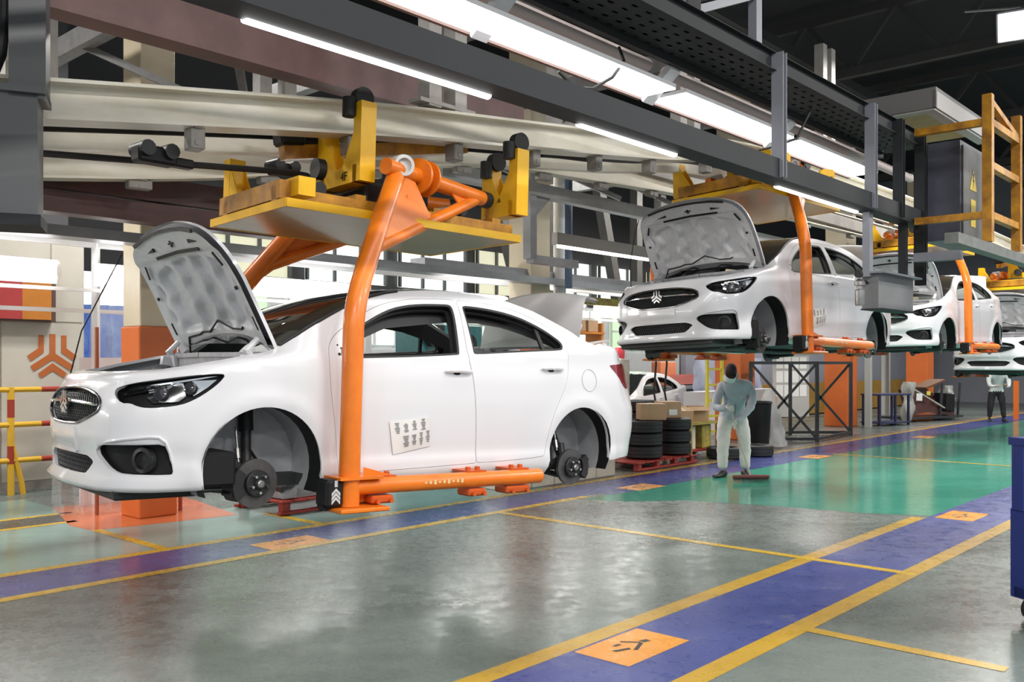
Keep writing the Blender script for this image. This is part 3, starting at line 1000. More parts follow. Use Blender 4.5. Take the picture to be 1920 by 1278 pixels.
    for yy in np.linspace(-.70, .70, 15):
        P.append((yy, -.16 + .10 * (1 - (yy / .7) ** 2)))
    V, F = [], []
    prof = [(0.02, .955), (-.14, .985), (-.34, .965), (-.42, .90), (-.42, .70), (-.30, .60)]
    for yy, xx in P:
        for a, z in prof:
            V.append((xx + a, yy, z))
    for i in range(len(P) - 1):
        for j in range(len(prof) - 1):
            F.append((i * 6 + j, i * 6 + j + 1, (i + 1) * 6 + j + 1, (i + 1) * 6 + j))
    b.add(V, F)
    b.build('dashboard', DARK_TRIM, car, True, 50)
    # floor pan and underbody
    b = MB()
    pan = []
    for x in np.linspace(.78, -3.2, 30):
        wdt = .60 if (abs(x) < .42 or abs(x + 2.575) < .42) else .76
        if x > .45: wdt = min(wdt, .60 + (.78 - x) * .2)
        if x < -2.95: wdt = .5
        pan.append((x, wdt))
    poly = pan + [(x, -w) for x, w in pan[::-1]]
    b.prism(poly[::-1], .235, None, .165)
    b.build('underbody', mat('dark_underbody', (.02, .022, .022), .6, noise=.4), car)
    b = MB()
    b.box((.52, 0, .155), (.5, 1.2, .05), None, .01)
    b.tube([(.05, -.5, .15), (.1, 0, .13), (.05, .5, .15)], .04, 8)
    b.tube([(-.4, .12, .14), (-1.4, .1, .13), (-2.2, .1, .15), (-2.5, .4, .17), (-3.2, .45, .17)], .03, 8)
    b.box((-.05, 0, .17), (.55, .7, .12), None, .03)
    b.build('engine_cradle', DARK_METAL, car)
    # wheel wells
    for cx, cz, rr, nm in ((.01, .297, .366, 0), (-2.575, .315, .348, 1)):
        for sg in (1, -1):
            b = MB()
            A = np.linspace(math.radians(-25), math.radians(205), 22)
            V = []
            for yy in (.845, .70, .58, .47):
                for a in A:
                    e = math.degrees(a)
                    dy = (.05 * max(0, (e - 140) / 65) if nm else .045 * max(0, (40 - e) / 65)) if yy == .845 else 0
                    V.append((cx + rr * math.cos(a), (yy + (.012 if yy == .845 else 0) - dy) * sg, cz + rr * math.sin(a)))
            n = len(A)
            F = [(i * n + j, i * n + j + 1, (i + 1) * n + j + 1, (i + 1) * n + j) for i in range(1, 3) for j in range(n - 1)]
            b.add(V, F)
            b.add([(cx + rr * 1.02 * math.cos(a), .47 * sg, cz + rr * 1.02 * math.sin(a)) for a in A], [tuple(range(n))])
            w = b.build('wheel_house', mat('raw_grey_steel_panel', (.42, .43, .45), .4, noise=.25, nscale=5, bump=.15, bscale=12), car, True, 50)
            b = MB()
            b.add(V, [(j, j + 1, n + j + 1, n + j) for j in range(n - 1)])
            # rear edge flap and front splash liner
            b.box((cx + rr - (.11 if nm == 0 else .06), .62 * sg, cz + .0), (.22 if nm == 0 else .10, .36, .20), None, .02)
            b.build('wheel_house_liner', BLACK_PLASTIC, w, True, 40)
            MB().tube([(cx - .05, .475 * sg, cz + .12), (cx - .12, .485 * sg, cz + .02), (cx - .2, .49 * sg, cz - .06), (cx - .3, .5 * sg, cz - .13)], .008, 6).build('brake_hose', BLACK_RUBBER, w, True)
    brake_corner(car, 0, .72, .20, True, math.radians(7))
    brake_corner(car, 0, -.72, .20, True, math.radians(7))
    brake_corner(car, -2.6, .72, .19, False)
    brake_corner(car, -2.6, -.72, .19, False)
    # head lights: dark bucket, chrome reflectors, clear lens
    for side in (0, 1):
        sg = -1 if side else 1
        h = skin('headlight', grow(hl, .004), [], BLACK_PLASTIC, car, step=(.06, .05), off=-.055, flange=-.055, mirror=bool(side))
        skin('lens', hl, [], GLASS_CLEAR, h, step=(.06, .05), off=-.001, flange=.0, mirror=bool(side))
        skin('chrome_bezel', dens([(.83, .685), (.98, .69), (1.02, .72), (1.0, .785), (.92, .79), (.80, .755), (.79, .72)], .04), [], CHROME, h, step=(.03, .02), off=-.035, flange=.012, mirror=bool(side))
        skin('side_reflector', dens([(1.06, .72), (1.14, .77), (1.19, .81), (1.05, .80)], .04), [], CHROME, h, step=(.03, .02), off=-.04, flange=.012, mirror=bool(side))
        b = MB()
        for s, v, r in ((.885, .735, .042), (1.05, .765, .036)):
            c, n = on_skin(s, v, -.035, sg)
            n = (n + Vector((.9, 0, 0))).normalized()
            x = n.cross(Vector((0, 0, 1))).normalized()
            b.lathe([(r, 0), (r * 1.05, .022), (r * .9, .028), (r * .75, .024), (r * .4, .03), (0, .032)], 20, frame_mat(x, n.cross(x), n, c))
        b.build('projector', mat('smoked_lens', (.08, .08, .09), .08, coat=1), h, True)
        skin('eyebrow_trim', dens([(.60, .735), (.66, .752), (.9, .788), (1.13, .826), (1.19, .83), (1.1, .81), (.85, .765), (.64, .722)], .04), [], CHROME, h, step=(.05, .02), off=-.02, flange=.01, mirror=bool(side))
        # fog lamp recess
        f = skin('fog_lamp_recess', grow(fog, .004), [], BLACK_PLASTIC, car, step=(.05, .04), off=-.045, flange=-.046, mirror=bool(side))
        b = MB()
        c, n = on_skin(.80, .355, -.045, sg)
        n = (n + Vector((1.0, 0, 0))).normalized()
        x = n.cross(Vector((0, 0, 1))).normalized()
        b.lathe([(.075, 0), (.072, .03), (.05, .034), (.045, .012), (.02, .010), (0, .012)], 24, frame_mat(x, n.cross(x), n, c))
        b.build('fog_lamp_bezel', mat('gloss_black', (.012, .012, .013), .35), f, True)
        b = MB()
        P = [on_skin(s, v, .004, sg)[0] for s, v in dens([(.56, .452), (.70, .474), (.83, .488), (.885, .486), (.92, .46), (.945, .40), (.962, .33)], .05, False)]
        b.tube(P, [.003] + [.009] * (len(P) - 2) + [.003], 8)
        b.build('vent_brow', WHITE_PAINT, car, True)
        t = skin('tail_light', tail_h, [], RED_LENS, car, step=(.06, .06), off=.004, flange=.03, mirror=bool(side))
    # grille with lattice, bar and emblem
    gfull = both_sides(gr_half)
    g = skin('grille', dens(grow(gfull, .004), .05), [], BLACK_PLASTIC, car, step=(.06, .04), off=-.045, flange=-.045)
    b = MB()
    for d in (1, -1):
        for k in np.arange(-.72, .72, .034):
            pts = [(k + d * (v - .64), v) for v in np.linspace(.50, .78, 12)]
            ok = inside(grow(gfull, -.004), np.array([p[0] for p in pts]), np.array([p[1] for p in pts]))
            run = [p for p, q in zip(pts, ok) if q]
            if len(run) > 1:
                b.tube([on_skin(abs(s), v, -.022, 1 if s >= 0 else -1)[0] for s, v in run], .0045, 4, False)
    tag(b.build('grille_lattice', mat('dark_grille_mesh', (.028, .028, .03), .45), g), kind='stuff')
    b = MB()
    b.tube([on_skin(abs(s), v, .002, 1 if s >= 0 else -1)[0] for s, v in grow(gfull, -.006)], .008, 8, closed=True)
    b.build('grille_surround', mat('dark_chrome', (.25, .25, .26), .15, metal=1), g, True)
    b = MB()
    P = [(s, .655 + .012 * (1 - (s / .44) ** 2)) for s in np.linspace(-.46, .46, 25)]
    b.tube([on_skin(abs(s), v, -.002, 1 if s >= 0 else -1)[0] for s, v in P], [.004] + [.008 + .006 * (1 - abs(s) / .46) for s, v in P[1:-1]] + [.004], 8)
    b.build('chrome_bar', CHROME, g, True)
    M = frame_mat((0, 1, 0), (0, 0, 1), (1, 0, 0), (on_skin(0.0, .66, .012)[0]))
    b = MB()
    for poly in LOGO:
        b.prism([(x * .062, y * .062) for x, y in poly], .012, M)
    b.build('emblem', CHROME, g)
    lg = skin('lower_grille', dens(grow(both_sides(lg_half), .004), .05), [], BLACK_PLASTIC, car, step=(.06, .04), off=-.04, flange=-.04)
    b = MB()
    lgf = both_sides(lg_half)
    for k in np.arange(-.5, .5, .03):
        for d in (.6, -.6):
            pts = [(k + d * (v - .31), v) for v in np.linspace(.25, .375, 8)]
            ok = inside(grow(lgf, -.004), np.array([p[0] for p in pts]), np.array([p[1] for p in pts]))
            run = [p for p, q in zip(pts, ok) if q]
            if len(run) > 1:
                b.tube([on_skin(abs(s), v, -.022, 1 if s >= 0 else -1)[0] for s, v in run], .004, 4, False)
    tag(b.build('lower_grille_lattice', MATS['dark_grille_mesh'], lg), kind='stuff')
    # blank number plate panel
    pl = [(.225, .388), (.228, .512), (.215, .524), (0, .524), (-.215, .524), (-.228, .512), (-.225, .388), (-.21, .376), (0, .376), (.21, .376)]
    skin('plate_panel', dens(pl, .05), [], WHITE_PAINT, car, step=(.06, .04), off=.014, flange=.016)
    # fuel door ring on the left quarter
    c, n = on_skin(4.14, .865, .001)
    x = Vector((1, 0, 0)); y = n.cross(x).normalized(); x = y.cross(n)
    b = MB()
    b.tube([c + x * .085 * math.cos(a) + y * .085 * math.sin(a) for a in np.linspace(0, 2 * math.pi, 33)[:-1]], .0014, 5, closed=True)
    b.build('fuel_door_gap', mat('panel_gap_grey', (.34, .34, .36), .6), car, True)
    # engine bay
    bay = mat('engine_bay_paint', (.36, .36, .38), .45, noise=.35, nscale=9)
    b = MB()
    P = [(x, y) for x, y in [(-.02, -.74), (.0, -.4), (.06, 0), (.0, .4), (-.02, .74)]]
    for (x0, y0), (x1, y1) in zip(P[:-1], P[1:]):
        b.bar((x0, y0, .80), (x1, y1, .80), .04, .30)
        b.bar((x0 - .02, y0, .965), (x1 - .02, y1, .965), .10, .03)
    b.build('firewall', bay, car)
    for sg in (1, -1):
        b = MB()
        b.box((.22, .68 * sg, .72), (.5, .05, .2), (0, math.radians(8), 0), .01)
        b.box((.02, .60 * sg, .78), (.30, .22, .14), None, .04)
        b.cyl((.0, .58 * sg, .80), (.0, .58 * sg, .87), .07, 16)
        b.build('inner_fender', bay, car)
    b = MB()
    b.bar((.66, -.50, .76), (.66, .50, .76), .12, .05)
    b.bar((.62, -.49, .74), (.62, -.49, .35), .06, .05)
    b.bar((.62, .49, .74), (.62, .49, .35), .06, .05)
    b.box((.62, 0, .52), (.05, .98, .42))
    b.build('radiator_support', bay, car)
    MB().box((.40, .46, .77), (.26, .19, .2), None, .02).build('battery', BLACK_PLASTIC, car)
    b = MB()
    b.box((.34, -.05, .62), (.42, .62, .30), None, .05)
    b.tube([(.45, .3, .78), (.5, .1, .82), (.48, -.2, .80), (.56, -.42, .78)], .035, 10)
    b.box((.40, -.40, .74), (.3, .26, .16), None, .04)
    b.build('engine_block', DARK_METAL, car, True)
    b = MB()
    b.tube([(.62, .30, .80), (.60, .42, .83), (.55, .5, .82), (.52, .58, .80)], .012, 6)
    b.tube([(.30, .62, .86), (.22, .64, .89), (.14, .62, .86), (.1, .58, .90)], .012, 6)
    b.build('wiring_harness', BLACK_RUBBER, car, True)
    for sg in (1, -1):
        b = MB()
        b.bar((-.05, .66 * sg, .91), (.09, .66 * sg, .93), .05, .06)
        b.tube([(-.02, .64 * sg, .92), (.05, .64 * sg, .99), (-.02, .645 * sg, 1.06)], .020, 8)
        b.bar((.0, .60 * sg, .86), (.02, .60 * sg, .97), .08, .05)
        b.build('hood_hinge', PRIMER, car, True)
    # ---- hood, hinged at the cowl
    hood = bpy.data.objects.new('hood', None)
    COL.objects.link(hood)
    hood.parent = car
    hood.location = (-.175, 0, 1.005)
    hood.rotation_euler = (0, -math.radians(62), 0)
    ho = [(.0, .715), (.02, .66), (.055, .5), (.09, .25), (.10, 0)]
    hs = [(.0, .735), (.15, .745), (.35, .742), (.55, .728), (.68, .705), (.77, .665), (.835, .59), (.885, .44), (.92, .25), (.93, 0)]
    half = hs + [(a, y) for a, y in ho[::-1]]
    outline = [(a, y) for a, y in hs] + [(a, -y) for a, y in hs[::-1] if y > 0] + [(a, -y) for a, y in ho[:-1]] + [(a, y) for a, y in ho[::-1]]
    outline = dens(chaikin(outline, 1), .05)
    def crown(a, y):
        return -.075 * (np.abs(y) / .72) ** 2.4 - .10 * np.clip((a - .45) / .46, 0, 1) ** 2 + .02
    def hood_skin(name, relief, off, m, outline, holes=(), step=(.04, .04), sgn=1):
        v, f = cdt_mesh(outline, list(holes), step)
        z = crown(v[:, 0], v[:, 1]) + off + (relief(v[:, 0], v[:, 1]) if relief else 0)
        b = MB()
        b.add([(p[0], p[1], q) for p, q in zip(v, z)], [tuple(int(i) for i in (q if sgn > 0 else q[::-1])) for q in f])
        return b
    b = hood_skin('hood', None, 0, WHITE_PAINT, outline)
    L = np.array(outline); k = len(L); zc = crown(L[:, 0], L[:, 1])
    b.add([(p[0], p[1], z) for p, z in zip(L, zc)] + [(p[0], p[1], z - .022) for p, z in zip(L, zc)], [(i, (i + 1) % k, k + (i + 1) % k, k + i) for i in range(k)])
    b.build('outer_skin', WHITE_PAINT, hood, True, 50)
    def relief(a, y):
        # raised ribs between long pressed pockets, a raised front box and rim
        w = y + .018 * np.sin(a * 34 + y * 9)
        rib = np.zeros_like(a)
        for yc in (-.56, -.28, 0., .28, .56):
            rib = np.maximum(rib, np.exp(-((w - yc) / .052) ** 4))
        pocket = smooth(.17, .21, a) * (1 - smooth(.66, .70, a + .10 * (y / .6) ** 2)) * (1 - smooth(.60, .63, np.abs(y)))
        return -.040 + .042 * pocket * (1 - rib) - .010 * smooth(.70, .73, a)
    inner = dens(grow(outline, -.022), .05)
    hood_skin('inner', relief, -.01, PRIMER, inner, (), (.014, .014), -1).build('inner_panel', PRIMER, hood, True, 60)
    def strip(name, path, w, th, m, lift=-.064):
        b = MB()
        P = [(a, y, float(crown(np.array(a), np.array(y))) + lift) for a, y in path]
        if w is None:
            b.tube(P, th, 6)
        else:
            b.sweep(P, rsec(w, th), up=(0, 0, 1))
        return b.build(name, m, hood, w is None)
    fr = [(.845, -.50), (.873, -.34), (.888, -.17), (.893, 0), (.888, .17), (.873, .34), (.845, .50)]
    strip('front_seal', dens(fr, .04, False), .022, .014, BLACK_RUBBER)
    strip('front_slot', [(.725, -.36), (.735, 0), (.725, .36)], .022, .006, BLACK_PLASTIC)
    for y in (.60, -.60):
        strip('side_slot', [(.60, y * 1.03), (.69, y * .95)], .018, .006, BLACK_PLASTIC, -.066)
        strip('side_slot', [(.17, y * 1.1), (.26, y * 1.1)], .018, .006, BLACK_PLASTIC, -.05)
        strip('rubber_stop', [(.44, y * 1.08), (.462, y * 1.08)], .022, .012, BLACK_RUBBER, -.066)
        b = MB()
        tri = [(.775, .42), (.80, .30), (.775, .30)] if y > 0 else [(.775, -.42), (.775, -.30), (.80, -.30)]
        zc = float(crown(np.array(.78), np.array(.35)))
        b.prism(tri, zc - .058, None, zc - .072)
        b.build('front_slot', BLACK_PLASTIC, hood)
    strip('latch_slot', [(.80, -.012), (.80, .012)], .05, .006, BLACK_PLASTIC)
    strip('latch_slot', [(.80, -.04), (.80, .04)], .012, .006, BLACK_PLASTIC)
    strip('washer_hose', [(.02, -.60), (.14, -.52), (.15, -.36), (.165, -.30), (.16, -.2), (.235, .0), (.17, .18), (.165, .32), (.18, .36)], None, .0065, BLACK_RUBBER, -.055)
    # support strut and its hook
    MB().tube([(.80, -.58, -.11), (.74, -.60, -.10), (.70, -.62, -.10)], .006, 6).build('strut_hook', BLACK_RUBBER, hood, True)
    # ---- trunk lid standing open
    tl = bpy.data.objects.new('trunk_lid', None)
    COL.objects.link(tl)
    tl.parent = car
    tl.location = (-2.74, 0, 1.13)
    tl.rotation_euler = (0, math.radians(74), 0)
    n0 = 13
    V, F = [], []
    rows = [(0.0, .0), (-.08, .012), (-.2, .02), (-.32, .02), (-.40, .012), (-.435, -.012), (-.448, -.05), (-.452, -.10), (-.445, -.15)]
    for a, z in rows:
        for j in range(n0):
            u = -1 + 2 * j / (n0 - 1)
            wd = .63 - .05 * (abs(a) / .45) ** 2
            V.append((a - .06 * (1 - u * u) * (abs(a) / .5), wd * u, z + .03 * (1 - u * u)))
    for i in range(len(rows) - 1):
        for j in range(n0 - 1):
            F.append((i * n0 + j, i * n0 + j + 1, (i + 1) * n0 + j + 1, (i + 1) * n0 + j))
    MB().add(V, F).build('outer_skin', WHITE_PAINT, tl, True, 50)
    MB().add([(x + .012, y * .95, z - .03) for x, y, z in V], [q[::-1] for q in F]).build('inner_panel', PRIMER, tl, True, 50)
    b = MB()
    for y in (.5, -.5):
        b.tube([(0, y, -.02), (.02, y, -.12), (-.06, y, -.2)], .012, 6)
    b.build('lid_arm', DARK_METAL, tl, True)
    return car

# ------------------------------------------------------------------ overhead carrier that holds a car (same local frame as the car)
def build_carrier(label):
    C = thing('overhead_carrier', label, 'carrier')
    for sg in (1, -1):
        S = lambda x, y, z: Vector((x, y * sg, z))
        b = MB()
        pth = [S(-.455, 1.02, .07), S(-.455, 1.02, 1.14), S(-.462, 1.015, 1.22), S(-.485, .995, 1.30), S(-.53, .955, 1.40), S(-.62, .88, 1.56), S(-.85, .68, 1.92), S(-1.08, .49, 2.27)]
        b.tube(pth, .064, 18)
        post = b.build('hanger_post', ORANGE, C, True)
        b = MB()
        b.box(S(-.5, 1.02, .055), (.34, .26, .025), None, .006)
        b.box(S(-.50, 1.00, .24), (.30, .20, .016))
        b.add([S(-.42, .955, .24), S(-.42, .955, .08), S(-.72, .955, .08)] , [(0, 1, 2)])
        b.add([S(-.55, 1.02, .24), S(-.55, 1.02, .30), S(-.75, 1.02, .245)], [(0, 1, 2)])
        b.build('foot_bracket', ORANGE, post)
        # brace and gussets
        b = MB()
        b.tube([S(-.69, .82, 1.66), S(-1.95, .25, 2.235)], .043, 14)
        b.build('brace_tube', ORANGE, C, True)
        def plate(pts, th=.012):
            P = [S(*p) for p in pts]
            n = (P[1] - P[0]).cross(P[2] - P[0]).normalized() * th / 2
            k = len(P)
            g = MB()
            g.add([p + n for p in P] + [p - n for p in P], [tuple(range(k)), tuple(range(2 * k - 1, k - 1, -1))] + [(i, (i + 1) % k, k + (i + 1) % k, k + i) for i in range(k)])
            return g.build('gusset_plate', ORANGE, C)
        plate([(-1.06, .53, 2.25), (-.70, .84, 1.68), (-1.33, .56, 1.96), (-1.22, .50, 2.22)])
        plate([(-.60, .895, 1.50), (-.76, .77, 1.74), (-.98, .67, 1.84), (-.72, .80, 1.60), (-.58, .90, 1.38)])
        plate([(-1.62, .36, 2.25), (-1.70, .37, 2.16), (-1.95, .25, 2.24)])
        b = MB()
        b.bar(S(-1.10, .585, 2.09), S(-1.36, .515, 1.99), .012, .03)
        b.build('gusset_rib', ORANGE, C)
        # top tube with flange and pivot ring
        b = MB()
        b.tube([S(-.95, .545, 2.285), S(-2.06, .215, 2.265)], .058, 16)
        b.tube([S(-1.27, .452, 2.28), S(-1.29, .446, 2.28)], .13, 24)
        b.tube([S(-1.36, .425, 2.28), S(-1.375, .42, 2.28)], .13, 24)
        top = b.build('top_tube', ORANGE, C, True)
        ax = Vector((.25, .95 * sg, -.12)).normalized()
        x = ax.cross(Vector((0, 0, 1))).normalized()
        b = MB()
        b.lathe([(.03, .06), (.05, .06), (.05, .085), (.072, .085), (.076, .06), (.076, -.06)], 28, frame_mat(x, ax.cross(x), ax, S(-1.10, .50, 2.315)))
        ring = b.build('pivot_ring', mat('pale_grease_ring', (.62, .62, .60), .4), top, True)
        MB().lathe([(.0, .055), (.046, .055), (.046, .03)], 20, frame_mat(x, ax.cross(x), ax, S(-1.10, .50, 2.315))).build('pivot_pin', DARK_METAL, ring, True)
        MB().tube([S(-2.04, .22, 2.265), S(-2.12, .197, 2.265)], .064, 14).build('tube_end_cap', BLACK_RUBBER, top, True)
        # lower arm with support pads
        b = MB()
        b.tube([S(-.46, 1.02, .185), S(-1.90, 1.02, .18), S(-1.99, 1.02, .18)], .052, 16)
        arm = b.build('support_arm', ORANGE, C, True)
        MB().tube([S(-1.985, 1.02, .18), S(-2.0, 1.02, .18)], .045, 16).build('arm_end_plate', ORANGE_DARK, arm, True)
        for xx, dz in ((-.70, 0), (-1.42, 0), (-1.80, .004)):
            b = MB()
            b.box(S(xx, .95, .236), (.16, .17, .014))
            b.box(S(xx - .04, .985, .250), (.03, .03, .03), None, .004)
            b.box(S(xx + .04, .985, .250), (.03, .03, .03), None, .004)
            b.build('support_pad', ORANGE_DARK, arm)
        for xx, w in ((-.68, .16), (-1.42, .15), (-1.78, .22)):
            b = MB()
            b.box(S(xx, .98, .098), (w, .14, .05), None, .012)
            b.cyl(S(xx - w * .3, 1.03, .09), S(xx - w * .3, 1.075, .09), .014, 8)
            b.cyl(S(xx + w * .3, 1.03, .09), S(xx + w * .3, 1.075, .09), .014, 8)
            b.build('arm_clamp', ORANGE_DARK, arm, True)
        # worn pale stencil on the arm: too worn to read
        b = MB()
        for k in range(9):
            hgt = .012 + .008 * ((k * 7) % 3)
            b.box(S(-.98 - .036 * k, 1.0735, .187), (.02, .0012, hgt))
        tag(b.build('worn_stencil', mat('worn_pale_paint', (.72, .52, .25), .6), arm), kind='stuff')
        # black bumper box with the mark
        b = MB()
        b.box(S(-.335, 1.0, .155), (.12, .14, .165), None, .018)
        b.tube([S(-.30, .97, .08), S(-.30, 1.03, .08)], .03, 12)
        bump = b.build('bumper_box', BLACK_PLASTIC, C)
        M = frame_mat(Vector((-1, 0, 0)) * sg, (0, 0, 1), Vector((0, sg, 0)), S(-.338, 1.0705, .165))
        b = MB()
        for poly in LOGO[:1] + LOGO[2:]:
            pass
        chev = [[(-.22, 1.0), (.22, 1.0), (.22, .35), (-.22, .35)]]
        for k in range(3):
            y = .22 - .42 * k
            chev += [[(0, y), (.62, y - .5), (.62, y - .82), (0, y - .32)], [(0, y), (0, y - .32), (-.62, y - .82), (-.62, y - .5)]]
        for poly in chev:
            b.prism([(x * .046, y * .058 + .01) for x, y in poly], .002, M)
        b.build('bumper_mark', mat('silver_decal', (.55, .55, .55), .4), bump)
    # tray with yellow rim
    tray = MB()
    X0, X1, Y0, Y1, Z = -2.11, -.19, -.55, .62, 1.90
    tray.box(((X0 + X1) / 2, (Y0 + Y1) / 2, Z), (X1 - X0, Y1 - Y0, .012))
    tr = tray.build('drip_tray', BEIGE_TRAY, C)
    b = MB()
    for (xa, ya, xb, yb) in ((X0, Y0, X1, Y0), (X0, Y1, X1, Y1), (X0, Y0, X0, Y1), (X1, Y0, X1, Y1)):
        b.bar((xa, ya, Z + .018), (xb, yb, Z + .018), .012, .055)
    b.build('tray_rim', YELLOW, tr)
    # carriage frame
    b = MB()
    for y in (-.38, .38):
        b.bar((-2.2, y, 2.0), (-.22, y, 2.0), .07, .11)
    for x in (-.26, -.85, -1.5, -2.05):
        b.bar((x, -.48, 2.03), (x, .46 if x > -.5 else .40, 2.03), .08, .12)
    b.build('carriage_frame', OCHRE, C)
    b = MB()
    b.box((-1.25, 0, 2.14), (.55, .5, .16), None, .02)
    b.tube([(-1.6, -.2, 2.13), (-.6, -.15, 2.12)], .05, 10)
    b.cyl((-.74, .05, 2.30), (-.68, .05, 2.30), .075, 18)
    b.cyl((-.62, -.25, 2.12), (-.62, .25, 2.12), .05, 12)
    b.cyl((-1.8, -.3, 2.14), (-1.8, .3, 2.14), .05, 12)
    b.build('swivel_unit', DARK_METAL, C, True)
    # inclined load bar under the track
    b = MB()
    b.bar((-.60, -.30, 2.455), (-2.25, -.30, 2.80), .09, .10)
    b.build('load_bar', OCHRE, C)
    TY = -.30
    for x, z in ((-.65, 2.56), (-2.11, 2.93)):
        b = MB()
        b.box((x, TY, z + .03), (.20, .16, .15), (0, math.radians(9.5), 0), .02)
        for k in range(4):
            b.box((x - .075 + .05 * k, TY, z + .10), (.022, .18, .05), None, .004)
        b.box((x - .17, TY, z), (.16, .07, .06), None, .01)
        b.cyl((x - .02, TY, z - .11), (x - .02, TY, z - .02), .03, 10)
        b.build('trolley', BLACK_PLASTIC, C, True)
    # yellow U brackets
    def yoke(x, ya, yb, z0, za, zb, m, wd=.12):
        b = MB()
        b.bar((x, ya, z0 + .06), (x, yb, z0 + .06), wd, .12)
        for y, zt, s in ((ya, za, 1), (yb, zb, -1)):
            if zt is None:
                continue
            d = -1 if y == max(ya, yb) else 1
            b.bar((x, y, z0), (x, y, zt), .10, wd, (1, 0, 0))
            for dx in (-wd / 2 + .006, wd / 2 - .006):
                b.prism([(0, 0), (d * .16, 0), (0, .26)], .004, frame_mat((0, 1, 0), (0, 0, 1), (1, 0, 0), (x + dx, y + d * .04, z0 + .11)), -.004)
        return b.build('yoke', m, C)
    y1 = yoke(-.89, .36, -.14, 2.19, 2.74, 2.63, YELLOW)
    y2 = yoke(-2.30, .36, .02, 2.15, 2.67, 2.56, YELLOW)
    y3 = yoke(-.36, .56, -.56, 1.99, None, 2.40, YELLOW)
    for yk, x, y, z in ((y1, -.89, .30, 2.78), (y2, -2.30, .34, 2.73), (y2, -2.30, .06, 2.62)):
        b = MB()
        b.cyl((x, y - .02, z), (x, y + .05, z), .075, 18)
        b.cyl((x + .09, y, z - .14), (x + .09, y, z - .01), .05, 12)
        b.build('guide_roller', BLACK_RUBBER, yk, True)
    o = text_mesh('bracket_number', '4F', .09, BLACK_PLASTIC, .001)
    o.parent = y1
    o.matrix_local = frame_mat((0, 1, 0), (0, 0, 1), (1, 0, 0), (-.826, .20, 2.24))
    return C
# ------------------------------------------------------------------ overhead steel
def lane_beam(name, s0, s1, t, z, w, h, m, label=None, cat='beam', parent=None, sec=None, group=None):
    b = MB()
    b.sweep([W(s0, t, z), W(s1, t, z)], sec or rsec(w, h))
    o = b.build(name, m, parent)
    if label:
        tag(o, label, cat, group)
    return o
lane_beam('overhead_beam', -4, 7.0, -6.25, 4.07, .22, .33, PURPLE_BROWN, 'long brown primed beam crossing above the nearest carrier')
lane_beam('overhead_beam', -2, 5.5, -8.1, 3.20, .2, .19, BROWN_DARK, 'dark brown beam behind the curved rails, upper of two', sec=csec(.2, .22, .02))
lane_beam('overhead_beam', -2, 5.5, -8.1, 2.98, .2, .18, BROWN_DARK, 'dark brown beam behind the curved rails, lower of two', sec=csec(.2, .18, .02))
lane_beam('cable_channel', -2, 13.5, -9.0, 2.86, .26, .10, LIGHT_STEEL, 'pale grey cable channel behind the nearest car', 'channel')
lane_beam('cable_channel', 8.5, 20, -9.4, 2.96, .3, .2, LIGHT_STEEL, 'wide pale grey channel left of the second car\'s hood', 'channel')
lane_beam('cable_channel', -2, 5.2, -10.2, 3.02, .2, .12, GREY_STEEL, 'grey channel over the strip lights beside the cream wall', 'channel')

# --- gantry along the aisle
gan = thing('light_gantry', 'grey steel gantry with perforated tray running over the aisle', 'gantry', W(7, -3.4, 0))
def gpart(name, mbx, m, smooth=False, parent=None):
    o = mbx.build(name, m, parent or gan, smooth)
    o.matrix_parent_inverse = Matrix.Translation(-W(7, -3.4, 0)) if parent is None else Matrix.Identity(4)
    return o
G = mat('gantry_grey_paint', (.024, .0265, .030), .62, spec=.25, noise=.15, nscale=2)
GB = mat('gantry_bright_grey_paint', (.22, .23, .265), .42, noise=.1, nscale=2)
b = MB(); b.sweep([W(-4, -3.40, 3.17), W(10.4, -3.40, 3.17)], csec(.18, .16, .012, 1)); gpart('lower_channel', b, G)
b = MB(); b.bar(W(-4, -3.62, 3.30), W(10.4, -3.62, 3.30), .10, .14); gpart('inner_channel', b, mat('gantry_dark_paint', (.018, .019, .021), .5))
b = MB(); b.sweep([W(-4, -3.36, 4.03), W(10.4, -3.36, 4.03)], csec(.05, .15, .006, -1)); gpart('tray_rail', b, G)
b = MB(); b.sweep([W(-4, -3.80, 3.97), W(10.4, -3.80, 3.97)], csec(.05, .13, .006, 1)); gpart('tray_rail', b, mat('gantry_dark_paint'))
# perforated sheet: slots are real holes
pb = MB()
s0, s1, t0, t1 = 3.0, 10.4, -3.78, -3.38
rows = 5
step = .16
nv = 0
for r in range(rows):
    ta = t0 + (t1 - t0) * r / rows
    tb = t0 + (t1 - t0) * (r + 1) / rows
    tm0, tm1 = ta + (tb - ta) * .35, ta + (tb - ta) * .65
    s = s0
    while s < s1 - .01:
        e = min(s + step, s1)
        h0, h1 = s + .05, min(s + .11, e)
        Q = [(s, ta), (e, ta), (e, tb), (s, tb), (h0, tm0), (h1, tm0), (h1, tm1), (h0, tm1)]
        pb.add([W(a, c, 3.955) for a, c in Q], [(0, 1, 5, 4), (1, 2, 6, 5), (2, 3, 7, 6), (3, 0, 4, 7)])
        s = e
gpart('perforated_sheet', pb, G)
b = MB(); b.bar(W(-4, -3.58, 3.99), W(10.4, -3.58, 3.99), .36, .02); gpart('cable_bundle', b, mat('cable_sheath_grey', (.07, .07, .072), .6, noise=.4))
for s, za, zb in ((2.0, 3.1, 4.1), (6.9, 3.1, 4.1), (8.85, 3.1, 4.1), (9.6, 3.1, 4.1), (10.25, 2.45, 4.1)):
    b = MB(); b.sweep([W(s, -3.33, za), W(s, -3.33, zb)], csec(.10, .07, .008, 1), up=(US[0], US[1], 0)); gpart('gantry_post', b, GB if s < 9 else G)
